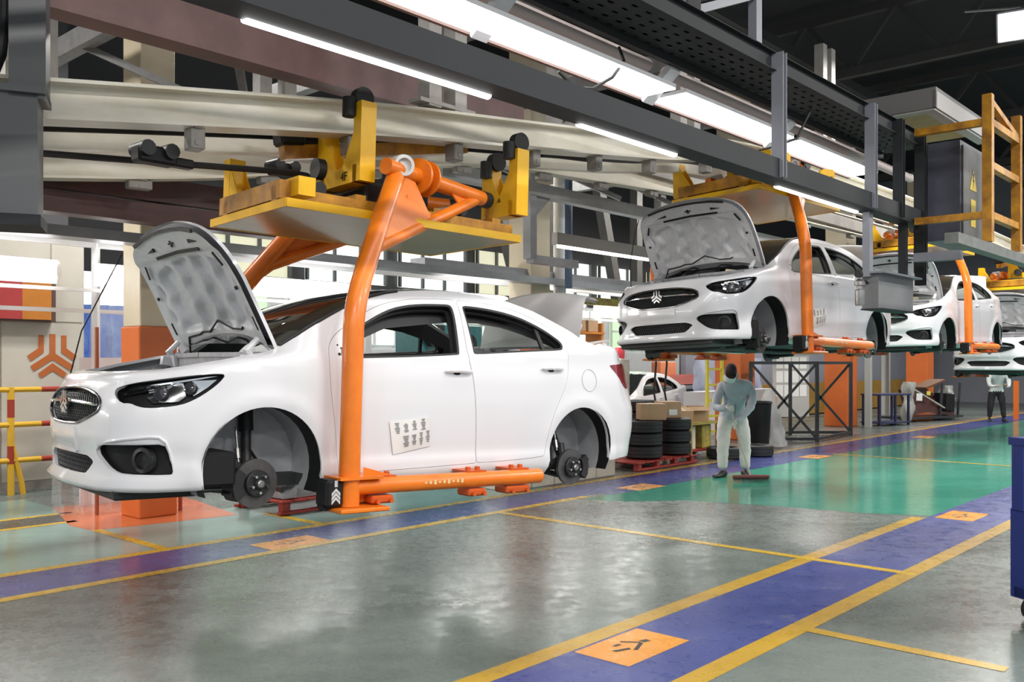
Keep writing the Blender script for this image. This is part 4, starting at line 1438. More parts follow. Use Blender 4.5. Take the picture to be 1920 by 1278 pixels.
b = MB(); b.bar(W(6.55, -3.36, 4.1), W(6.55, -3.36, 9.2), .07, .09, (US[0], US[1], 0)); gpart('ceiling_hanger', b, GB)
b = MB(); b.bar(W(6.5, -3.36, 4.45), W(5.7, -3.5, 4.12), .05, .06); gpart('hanger_brace', b, GB)
b = MB(); b.bar(W(5.7, -3.40, 4.1), W(5.7, -3.40, 9.2), .09, .09); gpart('ceiling_hanger', b, mat('gantry_dark_paint'))
b = MB(); b.bar(W(9.0, -3.42, 2.46), W(9.0, -3.42, 3.12), .07, .09, (US[0], US[1], 0)); gpart('drop_post', b, GB)
b = MB(); b.bar(W(9.98, -3.42, 2.46), W(9.98, -3.42, 3.12), .07, .09, (US[0], US[1], 0)); gpart('drop_post', b, G)
# LED tubes under the gantry's edge
for s0, s1 in ((2.13, 3.69), (4.46, 5.6), (7.14, 8.88)):
    f = thing('led_batten', {2.13: 'long lit tube lamp under the gantry left of the orange post', 4.46: 'lit tube lamp under the gantry above the cream rail', 7.14: 'lit tube lamp under the gantry above the second car'}[s0], 'lamp', W(s0, -3.48, 3.105), LANE, None)
    b = MB(); b.box(((s1 - s0) / 2, 0, .018), (s1 - s0, .05, .02)); b.build('housing', WHITE_STEEL, f)
    b = MB(); b.tube([(0.02, 0, -.005), (s1 - s0 - .02, 0, -.008)], .027, 10); b.build('tube', TUBE, f, True)
# bright reflector lamps beside the cable tray
STRIP = mat('glowing_diffuser', (1, 1, 1), .5, emit=(1, .99, .98), strength=5.0)
for k, (s0, s1) in enumerate(((2.2, 6.05), (6.2, 8.1), (8.25, 10.2))):
    f = thing('strip_lamp', ('long white strip lamp ahead of the first white bracket', 'white strip lamp between the bracket and the gantry post', 'white strip lamp at the far end of the gantry')[k], 'lamp', W(s0, -3.95, 3.715), LANE, None)
    L = s1 - s0
    b = MB(); b.bar((0, -.03, .02), (L, -.03, .02), .32, .03); b.build('housing', WHITE_STEEL, f)
    b = MB(); b.bar((0, -.03, 0), (L, -.03, 0), .31, .012); b.build('diffuser', STRIP, f)
    b = MB(); b.bar((0, .14, .0), (L, .14, .0), .03, .05); b.build('edge_rail', mat('brown_lamp_edge', (.20, .12, .10), .5), f)
for s in (4.2, 6.12, 8.18):
    b = MB(); b.bar(W(s, -4.08, 3.69), W(s, -3.82, 3.90), .14, .05)
    b.bar(W(s, -3.86, 3.86), W(s, -3.78, 4.02), .10, .03)
    tag(b.build('lamp_bracket', WHITE_STEEL), {4.2: 'white cross bracket nearest the top edge of the photo', 6.12: 'white cross bracket between two strip lamps', 8.18: 'white cross bracket behind the gantry post'}[s], 'bracket')
b = MB(); b.tube([W(-3, -4.02, 3.95), W(6.05, -4.02, 3.95)], .05, 12); tag(b.build('overhead_pipe', mat('pink_white_pipe', (.70, .60, .58), .4), None, True), 'pinkish white pipe running beside the strip lamps', 'pipe')
b = MB(); b.tube([W(6.3, -4.02, 3.95), W(12, -4.02, 3.95)], .05, 12); tag(b.build('overhead_pipe', MATS['pink_white_pipe'], None, True), 'pinkish white pipe beyond the white cross bracket', 'pipe')
b = MB(); b.bar(W(-3, -4.02, 4.09), W(10, -4.02, 4.09), .10, .03); tag(b.build('lamp_rail', WHITE_STEEL), 'narrow white rail above the pinkish pipe', 'rail')
b = MB(); b.tube([W(5.5, -3.9, 3.92), W(5.42, -3.80, 3.78), W(5.25, -3.78, 3.62), W(5.05, -3.80, 3.50), W(4.9, -3.84, 3.48), W(4.75, -3.86, 3.56)], .012, 6); tag(b.build('hanging_cable', BLACK_RUBBER, None, True), 'black cable looping down from the cable tray', 'cable')
b = MB(); b.tube([W(7.9, -3.5, 3.9), W(7.7, -3.55, 3.6), W(7.45, -3.6, 3.5), W(7.2, -3.7, 3.42)], .010, 6); tag(b.build('hanging_cable', BLACK_RUBBER, None, True), 'thin black cable behind the first gantry post', 'cable')
for s in (7.55, 8.5):
    b = MB(); b.box(W(s, -3.62, 3.42), (.10, .08, .07)); b.box(W(s + .09, -3.62, 3.42), (.05, .08, .07)); tag(b.build('cable_clip', YELLOW), 'small yellow cable clip %s on the dark inner channel' % ('nearer' if s < 8 else 'farther'), 'clip')
# grey equipment box hung from the gantry, with an air filter
bx = thing('control_box', 'grey sheet metal box hung in front of the second car', 'box', W(9.5, -3.4, 2.32), LANE)
b = MB(); b.box((0, 0, 0), (.98, .16, .34)); b.build('housing', mat('sheet_grey', (.17, .175, .18), .4, noise=.1), bx)
b = MB(); b.box((0, -.03, .18), (1.06, .26, .018)); b.build('ledge', GB, bx)
b = MB(); b.box((.0, -.02, -.175), (1.0, .22, .012)); b.build('bottom_lip', G, bx)
fl = thing('air_filter', 'small metal air filter left of the hung grey box', 'filter', W(8.8, -3.42, 2.30), LANE)
b = MB(); b.lathe([(.0, -.13), (.04, -.13), (.045, -.11), (.045, .02), (.03, .03), (.03, .06), (.05, .065), (.05, .10), (.02, .13), (0, .13)], 14); b.build('bowl', STEEL, fl, True)
b = MB(); b.tube([(0, 0, .10), (.12, 0, .12), (.2, 0, .1)], .012, 8); b.cyl((-.05, 0, .17), (.0, 0, .17), .035, 12); b.build('fitting', DARK_METAL, fl, True)

# --- conveyor rails: near rail along the cars, far rail behind it
def catmull(P, n=10):
    P = [Vector(p) for p in P]
    E = [P[0] * 2 - P[1]] + P + [P[-1] * 2 - P[-2]]
    out = []
    for i in range(1, len(E) - 2):
        a, b_, c, d = E[i - 1:i + 3]
        for k in range(n):
            t = k / n
            out.append(.5 * ((2 * b_) + (c - a) * t + (2 * a - 5 * b_ + 4 * c - d) * t * t + (3 * b_ - a - 3 * c + d) * t ** 3))
    return out + [P[-1]]
NEAR = catmull([(-6.4, 5.9, 3.12), (-5.0, 5.3, 3.12), (-3.7, 5.15, 3.125), (-2.75, 5.42, 3.16), (-1.08, 6.76, 3.40), (.26, 8.22, 3.63), (1.5, 9.58, 3.85), (3.05, 11.26, 4.12), (7.5, 16.76, 4.40), (11.1, 19.9, 4.0), (16, 25.5, 3.8)], 8)
def rail(name, path, sec, m, label, cat='rail'):
    b = MB()
    b.sweep(path, sec)
    return tag(b.build(name, m, None, True, 30), label, cat)
nr = rail('conveyor_rail', NEAR, isec(.20, .24, .022, .014), CREAM, 'cream I beam rail curving over the nearest car and on to the second')
b = MB(); b.sweep([p + Vector((0, 0, .118)) for p in NEAR], rsec(.06, .02)); b.build('rail_cap', STEEL, nr)
FAR = catmull([(-6.5, 7.6, 3.30), (-5.0, 7.35, 3.29), (-3.8, 7.5, 3.28), (-2.77, 8.3, 3.44), (-1.7, 9.3, 3.72), (-.3, 10.3, 3.98), (.8, 11.3, 4.04), (3.2, 14.0, 4.2), (8.2, 19.6, 4.3)], 8)
fr = rail('conveyor_rail', FAR, csec(.16, .32, .02, -1), CREAM, 'weathered cream channel rail behind the curved I beam')
tag(fr, 'weathered cream channel rail behind the curved I beam', 'rail')
off = lambda P, d, dz: [p + Vector((-(P[min(i + 1, len(P) - 1)] - P[max(i - 1, 0)]).normalized().y, (P[min(i + 1, len(P) - 1)] - P[max(i - 1, 0)]).normalized().x, 0)) * d + Vector((0, 0, dz)) for i, p in enumerate(P)]
rail('conductor_bar', off(NEAR, .45, -.06)[:60], rsec(.03, .03), BLACK_PLASTIC, 'thin black conductor bar along the curved rail', 'bar')
rail('conveyor_rail', off(NEAR, .72, -.02)[:66], csec(.10, .24, .018, 1), CREAM, 'cream guide rail just behind the curved I beam')
rail('conveyor_rail', off(NEAR, 2.6, .32)[:60], csec(.12, .22, .02, -1), mat('grey_weathered_rail', (.30, .285, .26), .5, noise=.3, nscale=3), 'grey rail high behind the brown beam')
rail('conveyor_rail', off(NEAR, 3.1, .62)[:60], csec(.12, .2, .02, -1), MATS['grey_weathered_rail'], 'topmost grey rail behind the brown beam')
lane_beam('conveyor_rail', 7.6, 24, -7.0, 4.28, .16, .2, MATS['grey_weathered_rail'], 'straight grey rail above the concrete block', 'rail', sec=csec(.14, .2, .02))
lane_beam('overhead_beam', 7.0, 22, -7.4, 3.76, .14, .16, LIGHT_STEEL, 'grey cross beam below the straight grey rail')
lane_beam('overhead_beam', 8.0, 26, -8.3, 4.75, .2, .24, MATS['grey_weathered_rail'], 'grey beam high behind the straight rails')
# clamp brackets along the rails (parts of them)
def brackets(rl, path, dz, step, size):
    b0 = MB(); b0.box((0, 0, 0), size, None, .008); b0.box((0, 0, size[2] * .5), (size[0] * .5, size[1] * 1.3, .02)); b0.cyl((0, -size[1] * .55, -size[2] * .2), (0, size[1] * .55, -size[2] * .2), .02, 8)
    me = b0.mesh('clamp_bracket', MATS['grey_weathered_rail'])
    d = 0.0
    for a, c in zip(path[:-1], path[1:]):
        L = (c - a).length
        d += L
        if d > step:
            d = 0.0
            o = bpy.data.objects.new('clamp_bracket', me)
            COL.objects.link(o)
            o.parent = rl
            o.location = (a + c) / 2 + Vector((0, 0, dz))
            o.rotation_euler = (0, 0, math.atan2((c - a).y, (c - a).x))
brackets(nr, NEAR[16:], -.19, .9, (.10, .12, .14))
brackets(fr, FAR, .22, .8, (.14, .14, .16))
brackets(fr, FAR, -.20, 1.1, (.20, .10, .08))
# roof purlins and cross struts above the rails
for k, s in enumerate((.5, 2.2, 4.0, 6.4, 8.6, 11.0, 13.5)):
    b = MB()
    b.sweep([W(s, -12.8, 4.9), W(s, -5.2, 4.9)], csec(.14, .2, .016))
    b.bar(W(s, -9.5, 4.85), W(s + .9, -8.4, 4.2), .07, .07)
    b.bar(W(s, -6.8, 4.85), W(s + .7, -7.6, 4.1), .07, .07)
    tag(b.build('trim_%d' % (50 + k), mat('dim_strut_grey', (.15, .148, .145), .55, noise=.3)), kind='structure')
for k, (s0, s1, t) in enumerate(((13.2, 13.2, -1.6), (15.0, 14.2, -1.6), (18.5, 18.5, -2.0), (22, 21, -2.0))):
    b = MB()
    b.bar(W(s0, t, 9.5), W(s1, t, 4.6), .22, .2, (VT[0], VT[1], 0))
    tag(b.build('trim_%d' % (60 + k), mat('dusky_post', (.07, .066, .066), .6, noise=.3)), kind='structure')
# hangers of the rails: one thing each
hang = [(-3.3, 5.25, 3.25), (-.55, 7.3, 3.7), (1.9, 10.05, 4.0), (4.4, 12.9, 4.45), (-2.3, 8.9, 3.7), (-4.0, 7.6, 3.45), (.6, 11.2, 4.15)]
hl_ = ['pale twin hanger post above the curved rail near the grey column', 'hanger post of the curved rail above the nearest carrier', 'hanger post of the cream rail before the second car', 'hanger post of the cream rail above the second car',
       'hanger post of the far channel rail behind the brown beam', 'hanger post of the far channel rail near the wall', 'hanger post of the far rail behind the nearest car\'s trunk']
for (x, y, z), lb in zip(hang, hl_):
    h = thing('rail_hanger', lb, 'hanger', (x, y, z), LANE)
    for dx in (-.14, .14):
        b = MB(); b.bar((dx, 0, -.08), (dx, 0, 1.6), .13, .13, (1, 0, 0)); b.build('hanger_bar', mat('pale_hanger_paint', (.42, .40, .37), .5, noise=.2), h)
    b = MB(); b.box((0, 0, -.05), (.6, .14, .03)); b.build('hanger_plate', MATS['pale_hanger_paint'], h)
# roller trolleys and brackets along the rails
for (x, y, z), lb in zip(((-3.15, 5.45, 2.93), (-2.3, 5.9, 2.95), (.10, 8.45, 3.60), (-2.0, 8.0, 3.3)), ('black trolley under the curved rail beside the grey column', 'black roller bracket under the curved rail left of the yellow bracket', 'black trolley with round buffers right of the brown beam\'s end', 'black trolley on the far rail behind the yellow bracket')):
    t = thing('rail_trolley', lb, 'trolley', (x, y, z), LANE)
    b = MB(); b.box((0, 0, 0), (.26, .12, .11), None, .015); b.box((.18, 0, -.02), (.16, .08, .06), None, .01); b.build('body', BLACK_PLASTIC, t)
    b = MB(); b.cyl((-.08, -.09, .03), (-.08, .09, .03), .05, 12); b.cyl((.08, -.09, .03), (.08, .09, .03), .05, 12); b.build('rollers', DARK_METAL, t, True)
    b = MB(); b.tube([(.2, 0, -.02), (1.1, .0, .06)], .022, 8); b.build('tow_bar', DARK_METAL, t, True)
# hung grey column at the left edge
gc = thing('hung_column', 'grey boxed steel column hanging at the left edge of the photo', 'column', W(2.0, -5.25, 0))
c0 = W(2.0, -5.25, 0)
px = Vector((.93, .37, 0)).normalized(); py = Vector((-.37, .93, 0)).normalized()
b = MB(); b.prism([(-.42, 0), (-.02, 0), (-.02, .3), (-.42, .3)], 3.10, frame_mat(px, py, (0, 0, 1), (0, 0, 0)), 2.42); b.build('lower_box', mat('smooth_mid_grey', (.115, .12, .125), .42), gc)
b = MB(); b.prism([(-.16, .0), (.02, .0), (.02, .25), (-.16, .25)], 5.4, frame_mat(px, py, (0, 0, 1), (0, 0, 0)), 3.06); b.build('upper_plate', MATS['smooth_mid_grey'], gc)
b = MB(); b.prism([(-.5, -.03), (.02, -.03), (.02, .33), (-.5, .33)], 3.12, frame_mat(px, py, (0, 0, 1), (0, 0, 0)), 3.08); b.build('flange', MATS['smooth_mid_grey'], gc)
b = MB(); b.prism([(-.6, -.05), (-.0, -.05), (-.0, .3), (-.6, .3)], 2.42, frame_mat(px, py, (0, 0, 1), (0, 0, 0)), 2.36); b.build('bottom_channel', G, gc)
for z in (2.52, 2.75):
    MB().box((-.25, -.01, z), (.03, .02, .012)).build('slot_tab', GREY_STEEL, gc)
hs_ = MB().tube([(-.20, .02, 5.0), (-.20, .0, 3.5), (-.22, .0, 3.3), (-.27, .0, 3.18), (-.40, .02, 3.15)], .028, 10).build('rubber_hose', BLACK_RUBBER, gc, True)

# --- strip lights over the work line behind the cars
def line_lamp(s, L, label, t=-10.4, z=2.62):
    # the lamps left of s = 2 are unseen and added as fill light
    f = thing('twin_tube_lamp', label, 'lamp', W(s, t, z), LANE, None)
    b = MB(); b.box((L / 2, .10, 0), (L, .05, .26)); b.build('reflector', WHITE_STEEL, f)
    for dz in (-.065, .065):
        b = MB(); b.tube([(.04, -.0, dz), (L - .04, -.0, dz)], .035, 10); b.build('tube', mat('bright_line_tube', (1, 1, 1), .4, emit=(1, .99, .96), strength=10), f, True)
    b = MB()
    n = 10
    sec = [(.09 - .14 * math.sin(math.pi * k / n), .135 * math.cos(math.pi * k / n)) for k in range(n + 1)]
    b.add([(x, y, z_) for x in (0, L) for y, z_ in sec], [(k, k + 1, n + 2 + k, n + 1 + k) for k in range(n)])
    b.build('plastic_cover', mat('cloudy_film', (.95, .95, .95), .3, alpha=.25), f, True)
    if s < 2:
        f['group'] = 'added fill lamps beyond the left edge'
    return f
line_lamp(-7.4, 1.75, 'added twin tube fill lamp, out of view left of the red box')
line_lamp(-5.0, 1.75, 'added twin tube fill lamp, out of view left of the red box')
line_lamp(-2.6, 1.75, 'added twin tube fill lamp, out of view left of the red box')
line_lamp(-.3, 1.75, 'added twin tube fill lamp, out of view left of the red box')
line_lamp(2.4, 1.75, 'twin tube lamp at the left edge above the red box')
line_lamp(4.56, 1.5, 'twin tube lamp left of the nearest car\'s raised hood')
line_lamp(6.45, 1.75, 'twin tube lamp right of the nearest car\'s raised hood')
line_lamp(9.75, 1.7, 'twin tube lamp above the nearest car\'s rear window')
line_lamp(11.9, 1.7, 'twin tube lamp above the nearest car\'s trunk lid')
line_lamp(14.0, 1.7, 'twin tube lamp left of the second car\'s nose')
line_lamp(17, 2.0, 'twin tube lamp hidden behind the second car', -10.4)
lane_beam('conduit_pipe', 0, 16, -10.5, 2.44, .04, .04, WHITE_STEEL, 'white conduit running just under the line lamps', 'pipe')
lane_beam('conduit_pipe', 0, 9, -10.6, 2.21, .04, .045, WHITE_STEEL, 'white conduit below the line lamps at head height', 'pipe')
lane_beam('lamp_rail', 0, 18, -10.6, 2.97, .12, .06, WHITE_STEEL, 'pale rail carrying the line lamps', 'rail')
for s in (4.62, 8.6, 12.6):
    b = MB(); b.bar(W(s, -10.58, 0), W(s, -10.58, 3.0), .07, .07)
    tag(b.build('lamp_post', WHITE_STEEL), {4.62: 'white post beside the blue tarpaulin window', 8.6: 'white post of the lamp line behind the nearest car\'s windshield', 12.6: 'white post of the lamp line behind the nearest car\'s trunk'}[s], 'post')
# separate lamp hung in mid air left of the second car's hood
f = thing('hood_lamp', 'grey trough lamp hung left of the second car\'s raised hood', 'lamp', W(10.0, -8.2, 3.34), LANE)
b = MB(); b.box((1.2, 0, .03), (2.4, .10, .17)); b.build('trough', mat('warm_grey_trough', (.33, .29, .27), .5), f)
b = MB(); b.bar((.06, -.02, -.075), (2.38, -.02, -.075), .06, .035); b.build('tube', TUBE, f)
# steel portal left of it
pt = thing('steel_portal', 'grey steel bracket post right of the yellow bracket', 'post', W(8.55, -7.4, 2.9), LANE)
b = MB(); b.bar((0, 0, 0), (0, 0, 1.1), .12, .12); b.build('upright', LIGHT_STEEL, pt)
b = MB(); b.bar((0, 0, .0), (.9, 0, .0), .12, .10); b.build('foot_beam', LIGHT_STEEL, pt)
b = MB(); b.prism([(0, .95), (.55, .95), (0, .45)], .02, frame_mat((1, 0, 0), (0, 0, 1), (0, -1, 0), (0, 0, 0)), -.02); b.build('gusset', LIGHT_STEEL, pt)
# ------------------------------------------------------------------ things around the line
CARD = mat('cardboard', (.46, .30, .17), .7, noise=.12, nscale=6)
WOODRED = mat('red_pallet_paint', (.42, .045, .03), .5, noise=.3, nscale=6)
FILM = mat('crumpled_clear_film', (.85, .86, .88), .15, alpha=.24, bump=.6, bscale=18)
RUB = mat('tyre_rubber', (.014, .014, .015), .55, bump=.1, bscale=60)
# yellow and red guard rail by the cream wall
gr_ = thing('guard_rail', 'yellow and red striped guard rail in front of the cream wall', 'railing', W(4.25, -12.1, 0), LANE)
Y2 = mat('rail_yellow', (.72, .42, .03), .45); R2 = mat('rail_red', (.36, .04, .02), .45)
for x in (.0, -2.1):
    b = MB(); b.tube([(x, 0, 0), (x, 0, 1.32)], .04, 10); b.tube([(x + .14, 0, 0), (x + .12, 0, .15), (x + .01, 0, .62)], .035, 8); p = b.build('rail_post', Y2, gr_, True)
    for z0 in (.95, .38):
        MB().tube([(x, 0, z0), (x, 0, z0 + .22)], .0415, 10).build('red_band', R2, p, True)
for z in (1.29, .86, .42):
    b = MB(); b.tube([(-5, 0, z), (1.1, 0, z)], .034, 10); p = b.build('rail_bar', Y2, gr_, True)
    for x0 in (.35, -1.2, -2.9):
        MB().tube([(x0, 0, z), (x0 + .35, 0, z)], .0352, 10).build('red_band', R2, p, True)
# pipes and film around the nearest column
for s, t, lb in ((4.3, -9.82, 'thin red brown standpipe under the nearest car\'s bumper'), (5.05, -9.45, 'thin red brown standpipe right of the orange column')):
    b = MB(); b.tube([W(s, t, 0), W(s, t, 2.0)], .022, 8); tag(b.build('standpipe', mat('red_brown_pipe', (.33, .09, .04), .45), None, True), lb, 'pipe')
def film_curtain(name, pts, z0, z1, label, amp=.04, m=None, cat='plastic sheet'):
    P = [Vector(p) for p in pts]
    n = 28; nz = 10
    V, F = [], []
    L = P[-1] - P[0]
    d = Vector((-L.y, L.x, 0)).normalized()
    for j in range(nz + 1):
        for i in range(n + 1):
            u = i / n
            q = P[0] + L * u + d * (amp * math.sin(u * 25 + j * .4) + amp * .6 * math.sin(u * 61 + j * 1.1))
            V.append((q.x, q.y, z0 + (z1 - z0) * j / nz + .02 * math.sin(i * 1.3) * (j == 0)))
    F = [(j * (n + 1) + i, j * (n + 1) + i + 1, (j + 1) * (n + 1) + i + 1, (j + 1) * (n + 1) + i) for j in range(nz) for i in range(n)]
    b = MB(); b.add(V, F)
    return tag(b.build(name, m or FILM, None, True, 80), label, cat)
film_curtain('plastic_sheet', [W(5.0, -11.6, 0), W(5.75, -11.6, 0)], .02, 2.55, 'clear plastic sheet hanging before the blue tarpaulin')
film_curtain('plastic_sheet', [W(3.95, -10.1, 0), W(4.55, -9.85, 0)], .01, 1.2, 'crumpled clear plastic hanging to the floor left of the orange column', .05)
# red pallet with film-wrapped goods beneath the near carrier
def pallet(s, t, L, D, h, label, legs=3):
    o = thing('pallet', label, 'pallet', W(s, t, 0), LANE)
    for k in range(legs):
        for y in (0, D):
            MB().box((L * (.07 + .86 * k / (legs - 1)), y * .86 + D * .07, h / 2), (.09, .09, h), None, .006).build('foot_block', WOODRED, o)
    for y in (.03, D - .03):
        MB().box((L / 2, y, .025), (L, .07, .03), None, .004).build('bottom_runner', WOODRED, o)
    n = 7
    for k in range(n):
        MB().box((L * (k + .5) / n, D / 2, h + .012), (L / n * .82, D, .022), None, .004).build('deck_board', WOODRED, o)
    return o
pallet(5.55, -8.28, 1.25, .9, .13, 'red pallet on the floor under the nearest hanger post')
gd = thing('wrapped_goods', 'dark parts wrapped in clear film on the red pallet under the carrier', 'package', W(5.6, -8.3, .165), LANE)
for k in range(5):
    MB().box((.15 + .22 * k, .4 + .05 * (k % 2), .07 + .03 * (k % 3)), (.2, .6, .14 + .06 * (k % 3)), (0, .06 * k, .2 * k), .02).build('part_bundle', mat('dark_part', (.04, .04, .045), .3, noise=.4), gd)
V = []; F = []
for i in range(16):
    for j in range(10):
        x = 1.2 * i / 15; y = .86 * j / 9
        e = min(i, 15 - i, j, 9 - j)
        V.append((x, y, .012 + min(1, e / 2.5) * (.24 + .05 * math.sin(i * 2.1 + j * 1.7) + .04 * math.sin(i * .9 - j * 2.3))))
for i in range(15):
    for j in range(9):
        F.append((i * 10 + j, (i + 1) * 10 + j, (i + 1) * 10 + j + 1, i * 10 + j + 1))
MB().add(V, F).build('clear_wrap', FILM, gd)
# concrete blocks behind the rear wheel
for k in range(5):
    b = MB(); b.box((.23, .2, .13), (.452, .4, .26), None, .012)
    o = b.build('concrete_block', mat('pale_concrete', (.64, .59, .50), .7, noise=.12, nscale=5, bump=.15), None, loc=W(8.52 + .462 * k, -7.74, 0), rot=(0, 0, LANE))
    tag(o, ('pale concrete block hidden behind the sill, first of the row', 'pale concrete block left of the rear brake disc, second of the row', 'pale concrete block behind the rear brake disc, third of the row', 'pale concrete block under the bumper, fourth of the row', 'end block of the pale row, nearest the stacked tyres')[k], 'block', 'concrete blocks behind the nearest car')
# tyres
def tyre_mesh(r=.30, w=.19):
    b = MB()
    prof = [(r * .64, -w * .42), (r * .70, -w * .5), (r * .88, -w * .5), (r * .965, -w * .42), (r * .985, -w * .40), (r * .985, -w * .18), (r * .965, -w * .17), (r * .965, -w * .14), (r, -w * .13), (r, w * .13), (r * .965, w * .14), (r * .965, w * .17), (r * .985, w * .18), (r * .985, w * .40), (r * .965, w * .42), (r * .88, w * .5), (r * .70, w * .5), (r * .64, w * .42), (r * .62, w * .2), (r * .62, -w * .2), (r * .64, -w * .42)]
    b.lathe(prof, 28)
    return b.mesh('tyre', RUB, True, 40)
TYRE = tyre_mesh()
def tyre(x, label, rot=(0, 0, 0)):
    o = bpy.data.objects.new('tyre', TYRE)
    COL.objects.link(o)
    o.location = x
    o.rotation_euler = rot
    return tag(o, label, 'tyre', 'loose tyres beside the line')
pallet(11.35, -7.72, 1.75, 1.1, .11, 'red pallet under the tyre stacks', 4)
for k, lb in enumerate(('bottom tyre of the left stack on the red pallet', 'second tyre up in the left stack', 'third tyre up in the left stack, below the cardboard box')):
    tyre(W(12.0, -8.05, .245 + .195 * k), lb)
for k, lb in enumerate(('bottom tyre of the right stack on the red pallet', 'second tyre up in the right stack', 'top tyre of the right stack beside the yellow stand')):
    tyre(W(12.85, -8.05, .245 + .195 * k), lb)
for k, lb in enumerate(('bottom tyre of the back stack, behind the cardboard box', 'tyre in the middle of the back stack', 'fourth tyre of the back stack behind the brown box', 'tyre below the top one of the back stack', 'top tyre of the tall back stack')):
    tyre(W(13.3, -9.0, .10 + .195 * k), lb)
tyre(W(14.75, -7.55, .10), 'single tyre lying flat right of the sweeping worker')
tyre(W(14.0, -7.75, .10), 'single tyre lying flat behind the sweeping worker\'s legs')
tyre(W(14.15, -8.5, .32), 'upright tyre behind the sweeping worker', (math.pi / 2, 0, LANE))
# cardboard boxes
def carton(p, size, rz, label, rx=0, open_=False, lab=False):
    o = thing('cardboard_box', label, 'box', p, rz)
    o.rotation_euler = (rx, 0, rz)
    sx_, sy_, sz_ = size
    b = MB()
    if open_:
        for (c, s_) in (((0, -sy_ / 2, sz_ / 2), (sx_, .01, sz_)), ((0, sy_ / 2, sz_ / 2), (sx_, .01, sz_)), ((-sx_ / 2, 0, sz_ / 2), (.01, sy_, sz_)), ((sx_ / 2, 0, sz_ / 2), (.01, sy_, sz_)), ((0, 0, .006), (sx_, sy_, .01))):
            b.box(c, s_)
        o2 = b.build('carton', CARD, o)
        for sg in (-1, 1):
            MB().box((0, sg * (sy_ / 2 + .06), sz_ + .02), (sx_, .14, .008), (sg * -.5, 0, 0)).build('flap', CARD, o)
    else:
        b.box((0, 0, sz_ / 2), size, None, .004)
        b.build('carton', CARD, o)
        MB().box((0, 0, sz_ + .0005), (.05, sy_, .002)).build('tape', mat('packing_tape', (.55, .42, .26), .3), o)
    if lab:
        MB().box((sx_ * .1, -sy_ / 2 - .001, sz_ * .35), (sx_ * .4, .002, sz_ * .35)).build('paper_label', mat('white_label', (.8, .8, .78), .5), o)
    return o
carton(W(12.14, -8.0, .735), (.40, .34, .25), LANE - .75, 'brown cardboard box on top of the left tyre stack')
carton(W(12.78, -8.1, .735), (.34, .36, .26), LANE - .7, 'pale cardboard box with a white label on the right tyre stack', lab=True)
carton(W(13.70, -8.45, .605), (.34, .3, .24), LANE - .5, 'tilted cardboard box on the yellow stand', .25)
carton(W(14.25, -8.45, .60), (.36, .3, .2), LANE - .8, 'open cardboard box at the right of the yellow stand', .0, True)
# yellow stand with a yellow ladder behind it
yst = thing('yellow_stand', 'worn yellow steel stand below the open cardboard boxes', 'stand', W(13.55, -8.15, 0), LANE)
YW = mat('worn_lemon_yellow', (.50, .42, .08), .5, noise=.4, nscale=7, dark=(.22, .16, .05))
for x in (0, .95):
    for y in (0, .5):
        MB().box((x, y, .30), (.06, .06, .60)).build('leg', YW, yst)
MB().box((.475, .25, .58), (1.03, .58, .04)).build('top_tray', YW, yst)
MB().box((.475, .25, .12), (1.0, .55, .03)).build('lower_tray', WOODRED, yst)
MB().box((.66, .2, .34), (.3, .3, .42), None, .02).build('canister', YW, yst)
MB().box((.28, .2, .33), (.16, .2, .40), None, .01).build('white_canister', mat('cream_can', (.7, .66, .52), .5), yst)
lad = thing('yellow_ladder', 'yellow steel ladder standing behind the cardboard boxes', 'ladder', W(15.6, -9.0, 0), LANE - .35)
LY = mat('ladder_yellow', (.62, .50, .04), .45)
for x in (0, .36):
    MB().box((x, 0, 1.0), (.05, .05, 2.0)).build('rail', LY, lad)
for k in range(6):
    MB().box((.18, 0, .3 + .3 * k), (.34, .03, .04)).build('rung', LY, lad)
for k, (ds, lb) in enumerate(((0, 'black hose hanging down left of the yellow ladder'), (.35, 'black hose hanging close beside the yellow ladder'))):
    b = MB(); b.tube([W(13.8 + ds, -9.0, 2.3), W(13.82 + ds, -9.0, 1.6), W(13.78 + ds, -9.02, 1.1), W(13.86 + ds, -9.0, .75)], .018, 8)
    tag(b.build('hanging_hose', BLACK_RUBBER, None, True), lb, 'hose')
ml = thing('tool_post', 'pale upright tool post with a small red lamp behind the tyres', 'post', W(13.6, -9.6, 0), LANE)
MB().box((0, 0, .85), (.28, .2, 1.7), None, .02).build('cabinet', mat('dusty_cream', (.55, .49, .42), .6, noise=.3), ml)
MB().lathe([(0, 0), (.09, 0), (.1, .12), (.07, .2), (0, .22)], 16, frame_mat((1, 0, 0), (0, 1, 0), (0, 0, 1), (-.05, 0, 1.7))).build('signal_lamp', mat('red_signal', (.7, .06, .08), .3), ml, True)
# lean black bin, wrapped bag
bn = thing('waste_bin', 'tall black bin behind the hanging plastic bag', 'bin', W(15.9, -8.1, 0), LANE)
MB().lathe([(0, 0), (.2, 0), (.25, .85), (.27, .87), (.25, .9), (.22, .85), (0, .7)], 20).build('body', BLACK_PLASTIC, bn, True)
bagv, bagf = [], []
nb, nh = 26, 16
for j in range(nh + 1):
    u = j / nh
    r = .05 + .26 * (1 - u) ** .75
    for i in range(nb):
        a = 2 * math.pi * i / nb
        q = r * (1 + .16 * math.sin(5 * a + j * .5) + .1 * math.sin(9 * a - j * .8))
        bagv.append((q * math.cos(a), q * .6 * math.sin(a), .03 + 1.08 * u))
for j in range(nh):
    for i in range(nb):
        bagf.append((j * nb + i, j * nb + (i + 1) % nb, (j + 1) * nb + (i + 1) % nb, (j + 1) * nb + i))
b = MB(); b.add(bagv, bagf)
